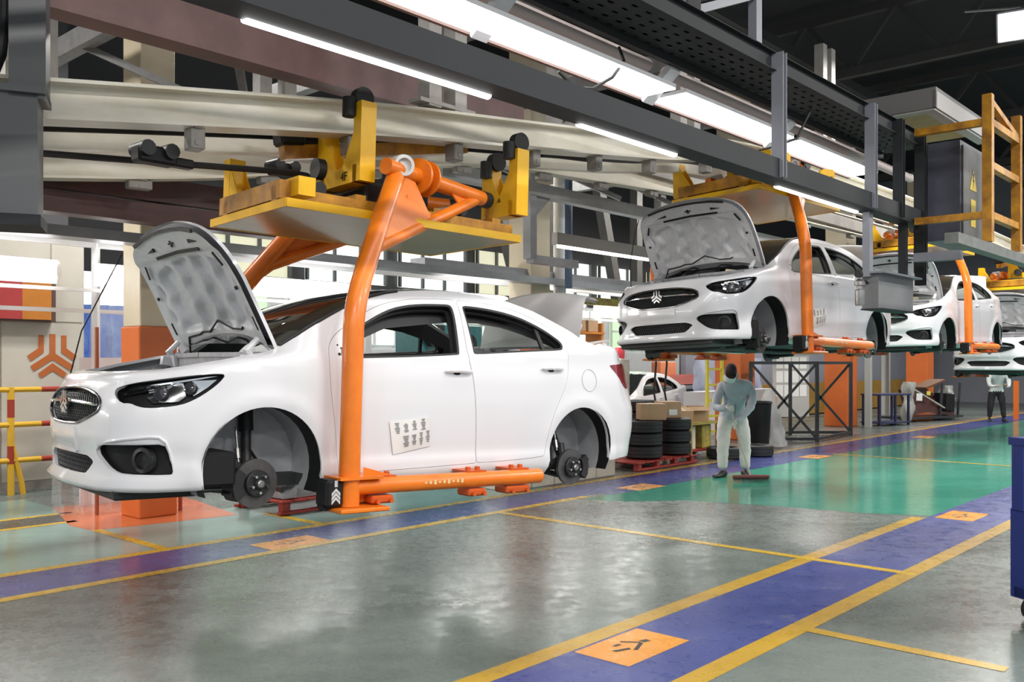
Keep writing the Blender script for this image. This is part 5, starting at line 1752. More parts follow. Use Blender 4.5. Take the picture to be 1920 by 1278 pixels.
tag(b.build('plastic_bag', mat('white_film_bag', (.62, .62, .62), .25, alpha=.8, bump=.5, bscale=14), None, True, 80, loc=W(16.35, -8.1, 0)), 'crumpled translucent plastic bag left of the cross braced rack', 'bag')
# cross braced rack
rk = thing('braced_rack', 'dark steel rack with crossed braces below the second car', 'rack', (4.9, 18.83, 0))
RKM = mat('dark_rack_steel', (.035, .037, .042), .45, noise=.3)
PA, PB, PC, PD_ = Vector((0, 0, 0)), Vector((1.36, 0, 0)), Vector((2.72, 1.81, 0)), Vector((1.36, 1.81, 0))
zt = Vector((0, 0, 1.62)); zb_ = Vector((0, 0, .06))
for p in (PA, PB, PC, PD_):
    MB().bar(p, p + zt, .065, .065, (1, 0, 0)).build('post', RKM, rk)
for p, q in ((PA, PB), (PB, PC), (PC, PD_), (PD_, PA)):
    MB().bar(p + zt, q + zt, .06, .06).build('top_rail', RKM, rk)
    MB().bar(p + zb_, q + zb_, .06, .06).build('bottom_rail', RKM, rk)
for p, q in ((PA, PB), (PD_, PC)):
    MB().bar(p + zb_, q + zt, .045, .045).build('brace', RKM, rk)
    MB().bar(p + zt, q + zb_, .045, .045).build('brace', RKM, rk)
# notice board with sheets, orange box beside it
nbd = thing('notice_board', 'notice board of paper sheets behind the cross braced rack', 'board', W(20.9, -10.2, 0), LANE - .55)
MB().box((.45, 0, 1.05), (1.0, .04, 1.5)).build('backing', mat('board_grey', (.45, .44, .42), .5), nbd)
for r in range(3):
    for c in range(4):
        MB().box((.12 + .22 * c, -.025, 1.62 - .34 * r), (.19, .004, .28)).build('sheet', mat('white_paper', (.78, .78, .76), .6), nbd)
ob = thing('orange_bin', 'orange bin standing before the notice board', 'bin', W(20.2, -10.0, 0), LANE - .5)
MB().box((0, 0, .42), (.26, .26, .84), None, .02).build('bin_body', mat('safety_orange', (.75, .16, .02), .4), ob)
# grey pole, blue trolley table and the wrapped parts rack
b = MB(); b.bar(W(23.2, -8.8, 0), W(23.2, -8.8, 4.2), .14, .14, (US[0], US[1], 0)); tag(b.build('grey_pole', mat('pole_grey', (.40, .40, .38), .5)), 'pale grey pole at the left end of the ochre fence', 'pole')
b = MB(); b.bar(W(29.2, -10.6, 0), W(29.2, -10.6, 3.2), .1, .1, (US[0], US[1], 0)); b.bar(W(29.6, -10.6, 0), W(29.6, -10.6, 3.2), .1, .1, (US[0], US[1], 0)); b.bar(W(29.2, -10.6, 3.2), W(29.6, -10.6, 3.2), .1, .1); tag(b.build('door_frame', mat('pole_grey')), 'pale narrow frame before the ochre board fence', 'frame')
tb = thing('blue_table', 'small dark blue frame table before the ochre fence', 'table', W(23.7, -8.7, 0), LANE - .3)
TBM = mat('dark_blue_steel', (.03, .035, .10), .45)
for x in (0, .62, 1.15):
    MB().box((x, 0, .4), (.05, .05, .8)).build('leg', TBM, tb)
    MB().box((x, .5, .4), (.05, .05, .8)).build('leg', TBM, tb)
MB().box((.58, .25, .80), (1.25, .6, .04)).build('table_top', TBM, tb)
MB().box((.58, .25, .08), (1.25, .6, .04)).build('lower_shelf', TBM, tb)
wr_ = thing('wrapped_part_rack', 'rack of dark red panels wrapped in plastic below the third car', 'rack', W(25.9, -8.9, 0), LANE - .28)
DR = mat('dark_red_panel', (.10, .035, .03), .35, noise=.3)
for k in range(6):
    b = MB()
    pth = [Vector((.1 + .1 * k, -.1 + .11 * k, .25 + .1 * k)), Vector((.9, -.1 + .11 * k, .36 + .1 * k)), Vector((2.2 - .08 * k, -.1 + .11 * k, .22 + .1 * k))]
    b.sweep(catmull(pth, 5), [(-.05, -.12), (.04, -.12), (.07, .12), (-.03, .13)])
    b.build('body_panel', DR, wr_, True)
MB().box((1.2, .2, .10), (2.5, .9, .06)).build('base', mat('dark_rack_steel'), wr_)
for x in (.05, 1.5, 2.35):
    MB().box((x, -.18, .55), (.05, .05, 1.0), (0, .12, 0)).build('upright', mat('dark_rack_steel'), wr_)
MB().bar((.1, -.2, .95), (1.6, -.22, .35), .04, .04).build('slanted_bar', mat('film_grey', (.40, .40, .36), .4), wr_)
MB().box((.42, -.24, .68), (.26, .006, .2), (.0, .06, 0)).build('white_paper_label', mat('white_paper'), wr_)
MB().box((.84, -.24, .78), (.17, .006, .11), (0, .1, 0)).build('yellow_paper_label', mat('yellow_paper', (.65, .60, .08), .6), wr_)
for sfx, c, r, h in ((0, (.0, -.15), .17, 1.08), (1, (2.2, .1), .22, .95)):
    V, F = [], []
    for j in range(11):
        for i in range(16):
            a = 2 * math.pi * i / 16
            q = r * (.55 + .5 * abs(math.sin(j * .55 + sfx))) * (1 + .2 * math.sin(3 * a + j))
            V.append((c[0] + q * math.cos(a) + .02 * j * (1 - sfx) * .5, c[1] + q * math.sin(a), .02 + h * j / 10))
    F = [(j * 16 + i, j * 16 + (i + 1) % 16, (j + 1) * 16 + (i + 1) % 16, (j + 1) * 16 + i) for j in range(10) for i in range(16)]
    MB().add(V, F).build('plastic_wrap', mat('dull_film', (.42, .43, .40), .3, alpha=.85, bump=.5, bscale=16), wr_, True)
MB().box((1.85, -.05, .5), (.45, .4, .5), (0, .1, .1), .02).build('black_box', BLACK_PLASTIC, wr_)
MB().box((1.55, .25, 1.02), (.9, .5, .05), (0, -.25, 0)).build('brown_lid', mat('brown_lid', (.13, .06, .025), .5), wr_)
b = MB(); b.box(W(29.4, -6.9, .55), (.12, .12, 1.1), (0, 0, LANE)); tag(b.build('orange_post', mat('safety_orange')), 'orange post at the right edge beside the far worker', 'post')
# blue trolley at the right edge
bt = thing('blue_trolley', 'dark blue steel trolley cut by the right edge of the photo', 'trolley', W(6.42, -1.50, 0), LANE - .55)
BT = mat('royal_blue_enamel', (.012, .035, .22), .35, noise=.1)
MB().box((.06, .0, .42), (.12, .12, .56), None, .006).build('lower_post', BT, bt)
MB().box((.05, .0, .90), (.10, .10, .44), None, .006).build('upper_post', BT, bt)
MB().box((.055, .0, 1.125), (.13, .13, .05), None, .004).build('post_cap', BT, bt)
MB().box((.65, .0, .40), (1.15, .06, .5)).build('side_panel', BT, bt)
MB().box((.65, -.45, .18), (1.3, .95, .06)).build('deck', BT, bt)
MB().box((1.24, .0, .65), (.1, .1, 1.0)).build('far_post', BT, bt)
for x, y in ((.1, -.02), (1.2, -.02), (.1, -.85), (1.2, -.85)):
    b = MB(); b.cyl((x, y - .025, .07), (x, y + .025, .07), .07, 16); b.box((x, y, .13), (.05, .07, .06)); b.build('caster', BLACK_RUBBER, bt, True)
# ---- upper right: cage, cabinet and canopy at the gantry's end
cg = thing('guard_cage', 'ochre tubular guard cage at the end of the gantry', 'cage', (0, 0, 0))
for a, c in (((10, -3.3, 4.03), (10, -2.6, 4.03)), ((10, -3.3, 3.1), (10, -2.6, 3.1)), ((10, -2.6, 4.03), (11.1, -2.6, 4.03)), ((10, -2.6, 3.1), (11.1, -2.6, 3.1)), ((10, -2.6, 3.6), (11.1, -2.6, 3.6))):
    MB().bar(W(*a), W(*c), .07, .07).build('cage_rail', OCHRE, cg)
for s in (10, 11.1):
    MB().bar(W(s, -2.6, 2.83), W(s, -2.6, 4.3), .09, .09, (US[0], US[1], 0)).build('cage_post', OCHRE, cg)
MB().bar(W(10, -2.6, 4.25), W(11.1, -2.6, 4.05), .06, .06).build('cage_brace', OCHRE, cg)
cb = thing('switch_cabinet', 'grey switch cabinet with a yellow warning triangle behind the guard cage', 'cabinet', (0, 0, 0))
slab('housing', 10.55, 11.7, -3.4, -3.02, 2.95, 4.02, mat('blue_grey_enamel', (.085, .09, .12), .45, noise=.1), cb)
slab('door', 10.6, 11.65, -3.02, -3.0, 3.0, 3.97, mat('dull_cabinet_grey', (.10, .10, .10), .5, noise=.3), cb)
slab('black_duct', 10.4, 10.55, -3.45, -3.35, 2.6, 4.02, BLACK_PLASTIC, cb)
Mc = frame_mat((US[0], US[1], 0), (0, 0, 1), (VT[0], VT[1], 0), W(10.95, -2.998, 3.62))
MB().prism([(-.13, -.1), (.13, -.1), (0, .14)], .003, Mc).build('warning_triangle', mat('warning_yellow', (.55, .40, .03), .5), cb)
MB().prism([(-.02, .09), (.03, .09), (.0, .02), (.035, .02), (-.02, -.08), (.0, -.0), (-.03, -.0)], .005, Mc, .0035).build('lightning_mark', BLACK_PLASTIC, cb)
MB().prism([(-.09, -.5), (.09, -.5), (.09, -.2), (-.09, -.2)], .003, Mc).build('yellow_plate', mat('warning_yellow'), cb)
cn = thing('canopy', 'pale box canopy above the grey switch cabinet', 'canopy', (0, 0, 0))
CNM = mat('canopy_pale_grey', (.16, .155, .155), .5)
slab('roof_sheet', 10.34, 12.4, -4.3, -3.2, 4.54, 4.58, CNM, cn)
slab('front_fascia', 10.34, 10.38, -4.3, -3.2, 4.36, 4.54, CNM, cn)
slab('side_fascia', 10.34, 12.4, -3.24, -3.2, 4.36, 4.54, mat('canopy_white', (.40, .39, .38), .5), cn)
slab('edge_strip', 10.36, 10.48, -4.3, -3.22, 4.34, 4.37, mat('canopy_white'), cn)
slab('edge_strip', 10.48, 12.4, -3.34, -3.22, 4.34, 4.37, mat('canopy_white'), cn)
slab('soffit', 10.48, 12.4, -4.3, -3.34, 4.46, 4.48, mat('canopy_ochre', (.32, .22, .05), .5, noise=.3), cn)
lane_beam('floor_channel', 8.9, 16, -2.62, 2.76, .12, .10, mat('weathered_channel', (.17, .18, .17), .5, noise=.3), 'grey channel under the ochre guard cage', 'channel')
b = MB(); b.bar(W(10.0, -3.3, 2.72), W(10.0, -2.85, 2.72), .12, .09); tag(b.build('stub_beam', GB), 'short grey beam stub left of the third car\'s hanger', 'beam')
b = MB(); b.tube([W(12.1, -2.2, 3.2), W(12.1, -2.2, 4.2)], .06, 10); tag(b.build('teal_pipe', mat('teal_pipe', (.04, .20, .22), .4), None, True), 'teal pipe behind the right post of the guard cage', 'pipe')
# flood light under the roof
fl = thing('flood_light', 'glaring white flood light high in the upper right corner', 'lamp', (6.95, 12.5, 6.22), LANE)
fl.rotation_euler = (math.radians(-58), 0, math.radians(-29))
MB().box((0, 0, .06), (.62, .42, .1), None, .02).build('housing', mat('lamp_grey', (.3, .3, .33), .4), fl)
MB().box((0, 0, -.003), (.56, .36, .016)).build('lit_face', mat('flood_glow', (1, 1, 1), .4, emit=(.93, .95, 1), strength=30), fl)
b = MB(); b.cyl((-.25, 0, .16), (-.12, 0, .16), .05, 12); b.cyl((.12, 0, .16), (.25, 0, .16), .05, 12); b.build('driver_can', DARK_METAL, fl, True)
b = MB(); b.tube([(0, 0, .1), (0, .05, 1.2), (-.8, .3, 2.6)], .02, 8); b.build('suspension_wire', mat('lamp_grey'), fl, True)
# ---- behind the work line
wi = tag(slab('wall_back', 5.3, 26, -15.2, -15.0, 0, 3.1, mat('white_back_panel', (.74, .76, .77), .5, noise=.06)), kind='structure')
for k in range(10):
    slab('panel', 5.5 + 2.0 * k, 7.42 + 2.0 * k, -15.0, -14.98, .1, 1.9, MATS['white_back_panel'], wi)
PANE = mat('daylit_pane', (.9, .95, .9), .4, emit=(.86, .95, .86), strength=1.3)
PANE_G = mat('daylit_green_pane', (.5, .7, .45), .4, emit=(.42, .62, .38), strength=1.0)
for k in range(9):
    s = 6.0 + 2.1 * k
    w = tag(slab('window_%d' % (k + 2), s, s + 1.7, -14.99, -14.96, 2.0, 3.0, PANE_G if k in (1, 7) else PANE), kind='structure')
    for q in range(4):
        slab('window_frame', s + .55 * q - .02, s + .55 * q + .03, -14.96, -14.92, 2.0, 3.0, WHITE_STEEL, w)
    slab('window_frame', s, s + 1.7, -14.96, -14.92, 2.48, 2.52, WHITE_STEEL, w)
for k in range(7):
    s = 9.0 + 2.6 * k
    w = tag(slab('window_%d' % (k + 12), s, s + 2.2, -16.4, -16.35, 3.4, 4.5, PANE if k % 3 else mat('daylit_yellow_pane', (.8, .8, .6), .4, emit=(.66, .66, .46), strength=.6)), kind='structure')
    for q in range(4):
        slab('window_frame', s + .72 * q - .03, s + .72 * q + .03, -16.35, -16.28, 3.4, 4.5, GREY_STEEL, w)
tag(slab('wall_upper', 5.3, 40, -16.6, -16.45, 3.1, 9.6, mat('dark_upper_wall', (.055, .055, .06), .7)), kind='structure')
tm = thing('teal_machine', 'teal machine seen through the nearest car\'s front window', 'machine', W(12.0, -13.6, 0), LANE)
MB().box((.9, 0, 1.2), (1.8, .7, 2.35), None, .03).build('cabinet', mat('teal_enamel', (.045, .17, .19), .4, noise=.2), tm)
b = MB(); b.cyl((.3, -.36, 2.1), (.3, -.5, 2.1), .16, 16); b.box((.3, -.42, 2.3), (.5, .2, .12)); b.cyl((1.3, -.36, 2.0), (1.3, -.48, 2.0), .2, 18); b.build('valve_gear', DARK_METAL, tm, True)
orr = thing('orange_shelving', 'orange shelving seen through the nearest car\'s rear window', 'shelf', W(16.0, -13.8, 0), LANE)
for x in (0, 1.2, 2.4):
    MB().box((x, 0, 1.3), (.08, .5, 2.6)).build('upright', mat('shelf_orange', (.55, .20, .03), .5), orr)
for z in (.5, 1.15, 1.75, 2.35):
    MB().box((1.2, 0, z), (2.5, .55, .05)).build('shelf_board', mat('shelf_orange'), orr)
    for x in (.3, .85, 1.6, 2.1):
        MB().box((x, 0, z + .2), (.4, .4, .34), None, .01).build('stored_carton', CARD, orr)
b = MB(); b.bar(W(15.6, -13.0, 1.9), W(17.4, -12.6, 2.15), .04, .05); b.bar(W(16.2, -12.9, 1.7), W(16.7, -12.9, 2.5), .04, .05); tag(b.build('crossed_bars', WHITE_STEEL), 'white crossed bars in front of the orange shelving', 'frame')
dk = thing('work_desk', 'grey machine table with red boards left of the second car', 'table', W(19.5, -12.6, 0), LANE)
MB().box((.8, 0, 1.0), (2.2, .8, .08)).build('table_top', LIGHT_STEEL, dk)
for x in (-.2, 1.8): MB().box((x, 0, .5), (.1, .6, 1.0)).build('leg', LIGHT_STEEL, dk)
MB().box((.2, 0, 1.35), (.7, .3, .6), None, .02).build('orange_unit', mat('faded_orange', (.75, .25, .12), .5), dk)
MB().box((1.2, 0, 1.55), (.25, .25, 1.0), None, .05).build('column_head', GREY_STEEL, dk)
MB().box((1.0, -.2, 1.2), (1.6, .05, .25)).build('red_board', mat('faded_red', (.70, .22, .18), .5), dk)
bs = film_curtain('blue_sheet', [W(19.5, -11.6, 0), W(23, -11.6, 0)], .9, 1.75, 'pale blue plastic sheet hanging left of the tyre stacks', .05, mat('pale_blue_sheet', (.55, .60, .78), .3, bump=.3, bscale=6))
bs2 = tag(slab('white_cabinet', 18.5, 22.5, -11.3, -10.9, 0, .95, mat('white_grey_box', (.62, .62, .63), .5)), 'low white cabinet below the pale blue sheet', 'cabinet')
lane_beam('lemon_beam', 12.5, 20, -9.9, 2.72, .12, .13, YW, 'lemon yellow beam left of the second car\'s nose')
# raw steel braces between the columns
for k, (s0, s1) in enumerate(((12.6, 13.6), (14.4, 14.4), (16.1, 16.9), (17.6, 17.6), (18.6, 18.6))):
    b = MB(); b.bar(W(s0, -12.0, 5.6), W(s1, -12.0, 2.9), .22, .2, (VT[0], VT[1], 0))
    tag(b.build('steel_brace', mat('dark_brace', (.075, .072, .068), .6, noise=.2)), ('slanted dark brace right of the cream column', 'upright dark brace left of the second car\'s hood', 'slanted dark brace behind the second car\'s hood', 'upright dark brace close to the second car\'s hood', 'upright dark brace behind the second car\'s hood')[k], 'brace')
b = MB(); b.tube([W(10.95, -8.7, 2.75), W(10.95, -8.7, 6)], .06, 10); tag(b.build('downpipe', mat('dark_blue_pipe', (.05, .08, .13), .4), None, True), 'dark blue downpipe beside the cream column', 'pipe')
b = MB(); b.tube([W(11.35, -9.2, 2.6), W(11.35, -9.2, 6)], .10, 12); tag(b.build('downpipe', mat('pale_pipe', (.62, .63, .66), .4), None, True), 'pale thick downpipe beside the cream column', 'pipe')
# ------------------------------------------------------------------ people
SKIN = mat('skin', (.42, .25, .17), .55)
def skin_body(name, nodes, edges, parent, zones, sub=2):
    # one continuous surface grown around a joint skeleton; zones(point) gives the garment
    me = bpy.data.meshes.new(name)
    me.from_pydata([n[0] for n in nodes], edges, [])
    o = bpy.data.objects.new(name, me)
    COL.objects.link(o)
    md = o.modifiers.new('skin', 'SKIN')
    md.use_smooth_shade = True
    sv = me.skin_vertices[0].data
    for i, n in enumerate(nodes):
        r = n[1]
        sv[i].radius = r if isinstance(r, tuple) else (r, r)
    sv[0].use_root = True
    s = o.modifiers.new('sub', 'SUBSURF')
    s.levels = s.render_levels = sub
    bpy.context.view_layer.update()
    ev = o.evaluated_get(bpy.context.evaluated_depsgraph_get())
    m2 = bpy.data.meshes.new_from_object(ev)
    bpy.data.objects.remove(o)
    mats = []
    idx = []
    for p in m2.polygons:
        m = zones(p.center)
        if m not in mats:
            mats.append(m)
        idx.append(mats.index(m))
    m2.materials.clear()
    for m in mats:
        m2.materials.append(m)
    m2.polygons.foreach_set('material_index', idx)
    m2.polygons.foreach_set('use_smooth', [True] * len(idx))
    if name == 'body':
        # soft folds in the cloth
        from mathutils import noise as mn
        for v in m2.vertices:
            if v.co.z < 1.34:
                k = mn.noise(Vector((v.co.x * 9, v.co.y * 9, v.co.z * 17))) * .011 + mn.noise(Vector((v.co.x * 22, v.co.y * 22, v.co.z * 30))) * .005
                v.co += v.normal * k
    q = bpy.data.objects.new(name, m2)
    COL.objects.link(q)
    q.parent = parent
    return q
def hand(parent, wrist, palm_dir, grip_axis, m):
    # palm, four curled fingers and a thumb around a bar running along grip_axis
    w = Vector(wrist); d = Vector(palm_dir).normalized(); g = Vector(grip_axis).normalized()
    n = d.cross(g).normalized()
    nodes = [(w, .026), (w + d * .05, (.030, .02)), (w + d * .085, (.032, .018))]
    edges = [(0, 1), (1, 2)]
    for k, (off, L) in enumerate(((-.032, .9), (-.011, 1.0), (.011, .95), (.032, .78))):
        b0 = w + d * .088 + g * off
        i = len(nodes)
        nodes += [(b0, .0105), (b0 + d * .030 * L + n * .012, .0095), (b0 + d * .032 * L + n * .040 * L, .009), (b0 + d * .008 + n * .052 * L, .008)]
        edges += [(2, i), (i, i + 1), (i + 1, i + 2), (i + 2, i + 3)]
    i = len(nodes)
    t0 = w + d * .035 - g * .034
    nodes += [(t0, .012), (t0 + d * .03 - g * .012 + n * .022, .0105), (t0 + d * .045 - g * .0 + n * .044, .009)]
    edges += [(1, i), (i, i + 1), (i + 1, i + 2)]
    return skin_body('glove', nodes, edges, parent, lambda p: m, 1)
def shoe(parent, ankle, direction, m):
    a = Vector(ankle); f = Vector((direction[0], direction[1], 0)).normalized(); s = Vector((-f.y, f.x, 0))
    V, F = [], []
    st_ = [(-.085, .030, .075), (-.07, .040, .10), (-.02, .044, .105), (.04, .048, .085), (.10, .054, .066), (.155, .050, .055), (.185, .034, .045), (.195, .012, .03)]
    n = 10
    for (x, w, h) in st_:
        for k in range(n):
            an = 2 * math.pi * k / n
            zz = h * .5 + h * .5 * math.sin(an)
            V.append(a + f * x + s * (w * math.cos(an)) + Vector((0, 0, max(.004, zz) - a.z)))
    for i in range(len(st_) - 1):
        for k in range(n):
            F.append((i * n + k, i * n + (k + 1) % n, (i + 1) * n + (k + 1) % n, (i + 1) * n + k))
    F += [tuple(range(n - 1, -1, -1)), tuple(range((len(st_) - 1) * n, len(st_) * n))]
    b = MB(); b.add(V, F)
    return b.build('shoe', m, parent, True)
def head_bits(parent, c, face, up, cap_m, mask=None):
    c = Vector(c); f = Vector(face).normalized(); u = Vector(up).normalized()
    s = f.cross(u).normalized(); u = s.cross(f)
    M = frame_mat(s, f, u, c)
    b = MB()
    prof = [(.0, .128), (.05, .120), (.082, .095), (.098, .05), (.100, .022), (.096, .02)]
    b.lathe(prof, 18, M @ Matrix.Diagonal((.82, 1.02, 1, 1)))
    b.prism([(-.07, .07), (.07, .07), (.062, .13), (.03, .165), (-.03, .165), (-.062, .13)], .034, M, .026)
    b.build('cap', cap_m, parent, True, 40)
    for sg in (-1, 1):
        MB().lathe([(0, -.006), (.022, -.006), (.03, .004), (.018, .008), (0, .006)], 10, M @ Matrix.Translation((sg * .083, -.005, -.01)) @ Matrix.Rotation(math.pi / 2, 4, 'Y')).build('ear', SKIN, parent, True)
        MB().lathe([(0, -.006), (.011, -.003), (.011, .003), (0, .006)], 8, M @ Matrix.Translation((sg * .033, .092, .002)) @ Matrix.Rotation(math.pi / 2, 4, 'X')).build('eye', mat('dark_eye', (.03, .02, .015), .3), parent, True)
    b = MB(); b.add([M @ Vector(p) for p in ((-.016, .098, -.035), (.016, .098, -.035), (0, .098, .012), (0, .122, -.03))], [(0, 3, 2), (1, 2, 3), (0, 1, 3)]); b.build('nose', SKIN, parent, True)
    if mask:
        V = []
        for i in range(9):
            a = math.radians(-80 + 20 * i)
            for z in (-.015, -.045, -.085, -.112):
                r = 1.0 + (.10 if z in (-.045, -.085) else .0) * math.cos(a)
                V.append(M @ Vector((.086 * math.sin(a) * r, .106 * math.cos(a) * r + .004, z)))
        F = [(i * 4 + j, (i + 1) * 4 + j, (i + 1) * 4 + j + 1, i * 4 + j + 1) for i in range(8) for j in range(3)]
        MB().add(V, F).build('face_mask', mask, parent, True)
JACKET = mat('grey_work_jacket', (.52, .55, .61), .8, noise=.2, nscale=9, bump=.3, bscale=16)
TROUSER = mat('pale_grey_trousers', (.64, .63, .59), .8, noise=.15, nscale=8, bump=.3, bscale=14)
GLOVE = mat('white_cotton_glove', (.62, .62, .60), .8)
SHOE = mat('black_work_shoe', (.02, .02, .022), .5)
CAP = mat('dark_cap', (.025, .012, .016), .7)
def sweeper():
    p = thing('person', 'person in grey coverall, cap and white mask, bending over to sweep the floor', 'person', (3.14, 13.02, 0), 0)
    X = lambda a: (a - 1375) / 131.5
    N = []
    E_ = []
    def add(v, r, par=None):
        N.append((Vector(v), r))
        if par is not None:
            E_.append((par, len(N) - 1))
        return len(N) - 1
    pel = add((X(1376), .10, .90), (.165, .125))
    bel = add((X(1377), .05, 1.02), (.165, .125), pel)
    che = add((X(1377), -.05, 1.18), (.19, .135), bel)
    shd = add((X(1376), -.13, 1.30), (.15, .11), che)
    nk = add((X(1369), -.20, 1.375), .06, shd)
    hd = add((X(1364), -.26, 1.43), .085, nk)
    hd2 = add((X(1361), -.29, 1.50), .10, hd)
    hd3 = add((X(1359), -.285, 1.575), .075, hd2)
    # his left arm (right in the photo): elbow out, hand low on the handle
    a0 = add((X(1400), -.11, 1.29), .085, shd)
    a1 = add((X(1408), -.13, 1.17), .072, a0)
    a2 = add((X(1401), -.20, 1.0), .062, a1)
    a3 = add((X(1382), -.33, .88), .052, a2)
    a4 = add((X(1368), -.40, .82), .036, a3)
    # his right arm (left in the photo): hand high on the handle
    b0 = add((X(1350), -.13, 1.28), .085, shd)
    b1 = add((X(1341), -.15, 1.15), .072, b0)
    b2 = add((X(1336), -.20, 1.0), .060, b1)
    b3 = add((X(1343), -.33, .99), .050, b2)
    b4 = add((X(1350), -.40, 1.0), .036, b3)
    # legs
    l0 = add((X(1391), .09, .84), .125, pel)
    l1 = add((X(1395), .06, .66), .112, l0)
    l2 = add((X(1397), .03, .46), .092, l1)
    l3 = add((X(1398), .03, .24), .082, l2)
    l4 = add((X(1398), .02, .10), .076, l3)
    r0 = add((X(1363), .08, .84), .125, pel)
    r1 = add((X(1358), .04, .66), .112, r0)
    r2 = add((X(1356), -.0, .46), .092, r1)
    r3 = add((X(1355), .0, .24), .082, r2)
    r4 = add((X(1355), .0, .10), .076, r3)
    def zone(c):
        if c.z > 1.355 and c.y < -.14 and abs(c.x - X(1364)) < .13:
            return SKIN
        if c.z < .83 and c.y > -.25:
            return TROUSER
        return JACKET
    skin_body('body', N, E_, p, zone, 2)
    hx = Vector((X(1389), -.52, .10)) - Vector((X(1352), -.42, 1.08))
    hand(p, (X(1368), -.385, .83), (-.25, -.2, -.45), hx, GLOVE)
    hand(p, (X(1349), -.385, 1.01), (.25, -.45, -.1), hx, GLOVE)
    shoe(p, (X(1354), .0, .08), (-.75, -.65), SHOE)
    shoe(p, (X(1399), .02, .08), (.25, -.95), SHOE)
    b = MB()
    b.sweep([(X(1376), -.155, 1.20), (X(1376), -.10, 1.0), (X(1376), -.055, .88)], rsec(.012, .004), up=(1, 0, 0))
    b.build('zip', mat('dull_zip', (.15, .16, .17), .4), p)
    for dx in (-.085, .085):
        MB().box((X(1376) + dx, -.175, 1.17), (.09, .012, .10), (-.35, 0, 0), .004).build('chest_pocket', JACKET, p)
    MB().tube([Vector((X(1369) + .085 * math.cos(a), -.19 + .07 * math.sin(a), 1.352 - .03 * math.sin(a))) for a in np.linspace(0, 2 * math.pi, 17)[:-1]], .016, 6, closed=True).build('collar', JACKET, p, True)
    b = MB(); b.tube([Vector((X(1376) + .165 * math.cos(a), .075 + .125 * math.sin(a), .835)) for a in np.linspace(0, 2 * math.pi, 25)[:-1]], .012, 6, closed=True); b.build('jacket_hem', JACKET, p, True)
    head_bits(p, (X(1361), -.29, 1.49), (-.15, -.72, -.62), (0, -.55, .8), CAP, mat('white_mask', (.75, .76, .78), .7))
    br = thing('broom', 'push broom with a dark red head held by the sweeping person', 'broom', (3.14, 13.02, 0))
    b = MB(); b.tube([(X(1352), -.42, 1.10), (X(1389), -.52, .09)], .013, 10); b.build('handle', mat('pale_stick', (.42, .38, .33), .5), br, True)
    b = MB(); b.box((0, 0, .075), (.50, .09, .04), None, .012); h = b.build('broom_head', mat('dark_red_broom', (.14, .035, .03), .6), br, loc=(X(1390), -.53, 0), rot=(0, 0, .10))
    b = MB()
    for i in range(44):
        for j in range(4):
            x = -.24 + .48 * i / 43; y = -.035 + .07 * j / 3
            b.add([(x - .004, y, .06), (x + .004, y, .06), (x + .006 + .008 * math.sin(i * 3 + j), y + .012 * math.sin(i * 1.7 + j * 2), .002)], [(0, 1, 2)])
    tag(b.build('bristles', mat('dark_bristle', (.05, .03, .028), .8), h), kind='stuff')
sweeper()
def far_worker():
    p = thing('person', 'person in white shirt and black trousers stooping under the farthest car', 'person', W(27.8, -7.0, 0), -.3)
    N, E_ = [], []
    def add(v, r, par=None):
        N.append((Vector(v), r))
        if par is not None:
            E_.append((par, len(N) - 1))
        return len(N) - 1
    pel = add((0, .12, .88), (.17, .13))
    bel = add((0, .06, 1.02), (.165, .125), pel)
    che = add((0, -.06, 1.20), (.18, .13), bel)
    shd = add((0, -.16, 1.33), (.15, .11), che)
    nk = add((0, -.24, 1.40), .06, shd)
    hd = add((0, -.31, 1.46), .085, nk)
    hd2 = add((0, -.34, 1.53), .095, hd)
    hd3 = add((0, -.34, 1.60), .07, hd2)
    for sg in (-1, 1):
        a0 = add((.19 * sg, -.15, 1.31), .075, shd)
        a1 = add((.25 * sg, -.20, 1.15), .06, a0)
        a2 = add((.24 * sg, -.30, 1.0), .052, a1)
        a3 = add((.16 * sg, -.45, .98), .042, a2)
        add((.12 * sg, -.52, 1.0), .034, a3)
        l0 = add((.11 * sg, .10, .82), .12, pel)
        l1 = add((.13 * sg, .08, .62), .10, l0)
        l2 = add((.15 * sg, .05, .44), .085, l1)
        l3 = add((.17 * sg, .06, .22), .07, l2)
        add((.18 * sg, .05, .10), .06, l3)
    sh = mat('white_shirt', (.55, .60, .58), .8, bump=.3, bscale=14)
    tr = mat('black_trousers', (.012, .012, .014), .8)
    def zone(c):
        if c.z > 1.39 and c.y < -.18 and abs(c.x) < .13:
            return SKIN
        return tr if (c.z < .84 and c.y > -.2) else sh
    skin_body('body', N, E_, p, zone, 2)
    for sg in (-1, 1):
        shoe(p, (.18 * sg, .05, .08), (.2 * sg, -1), SHOE)
        hand(p, (.12 * sg, -.52, 1.0), (-.1 * sg, -.6, .05), (sg, 0, 0), SKIN)
    head_bits(p, (0, -.34, 1.52), (0, -.85, -.4), (0, -.4, .85), mat('black_hair', (.012, .01, .01), .8))
far_worker()
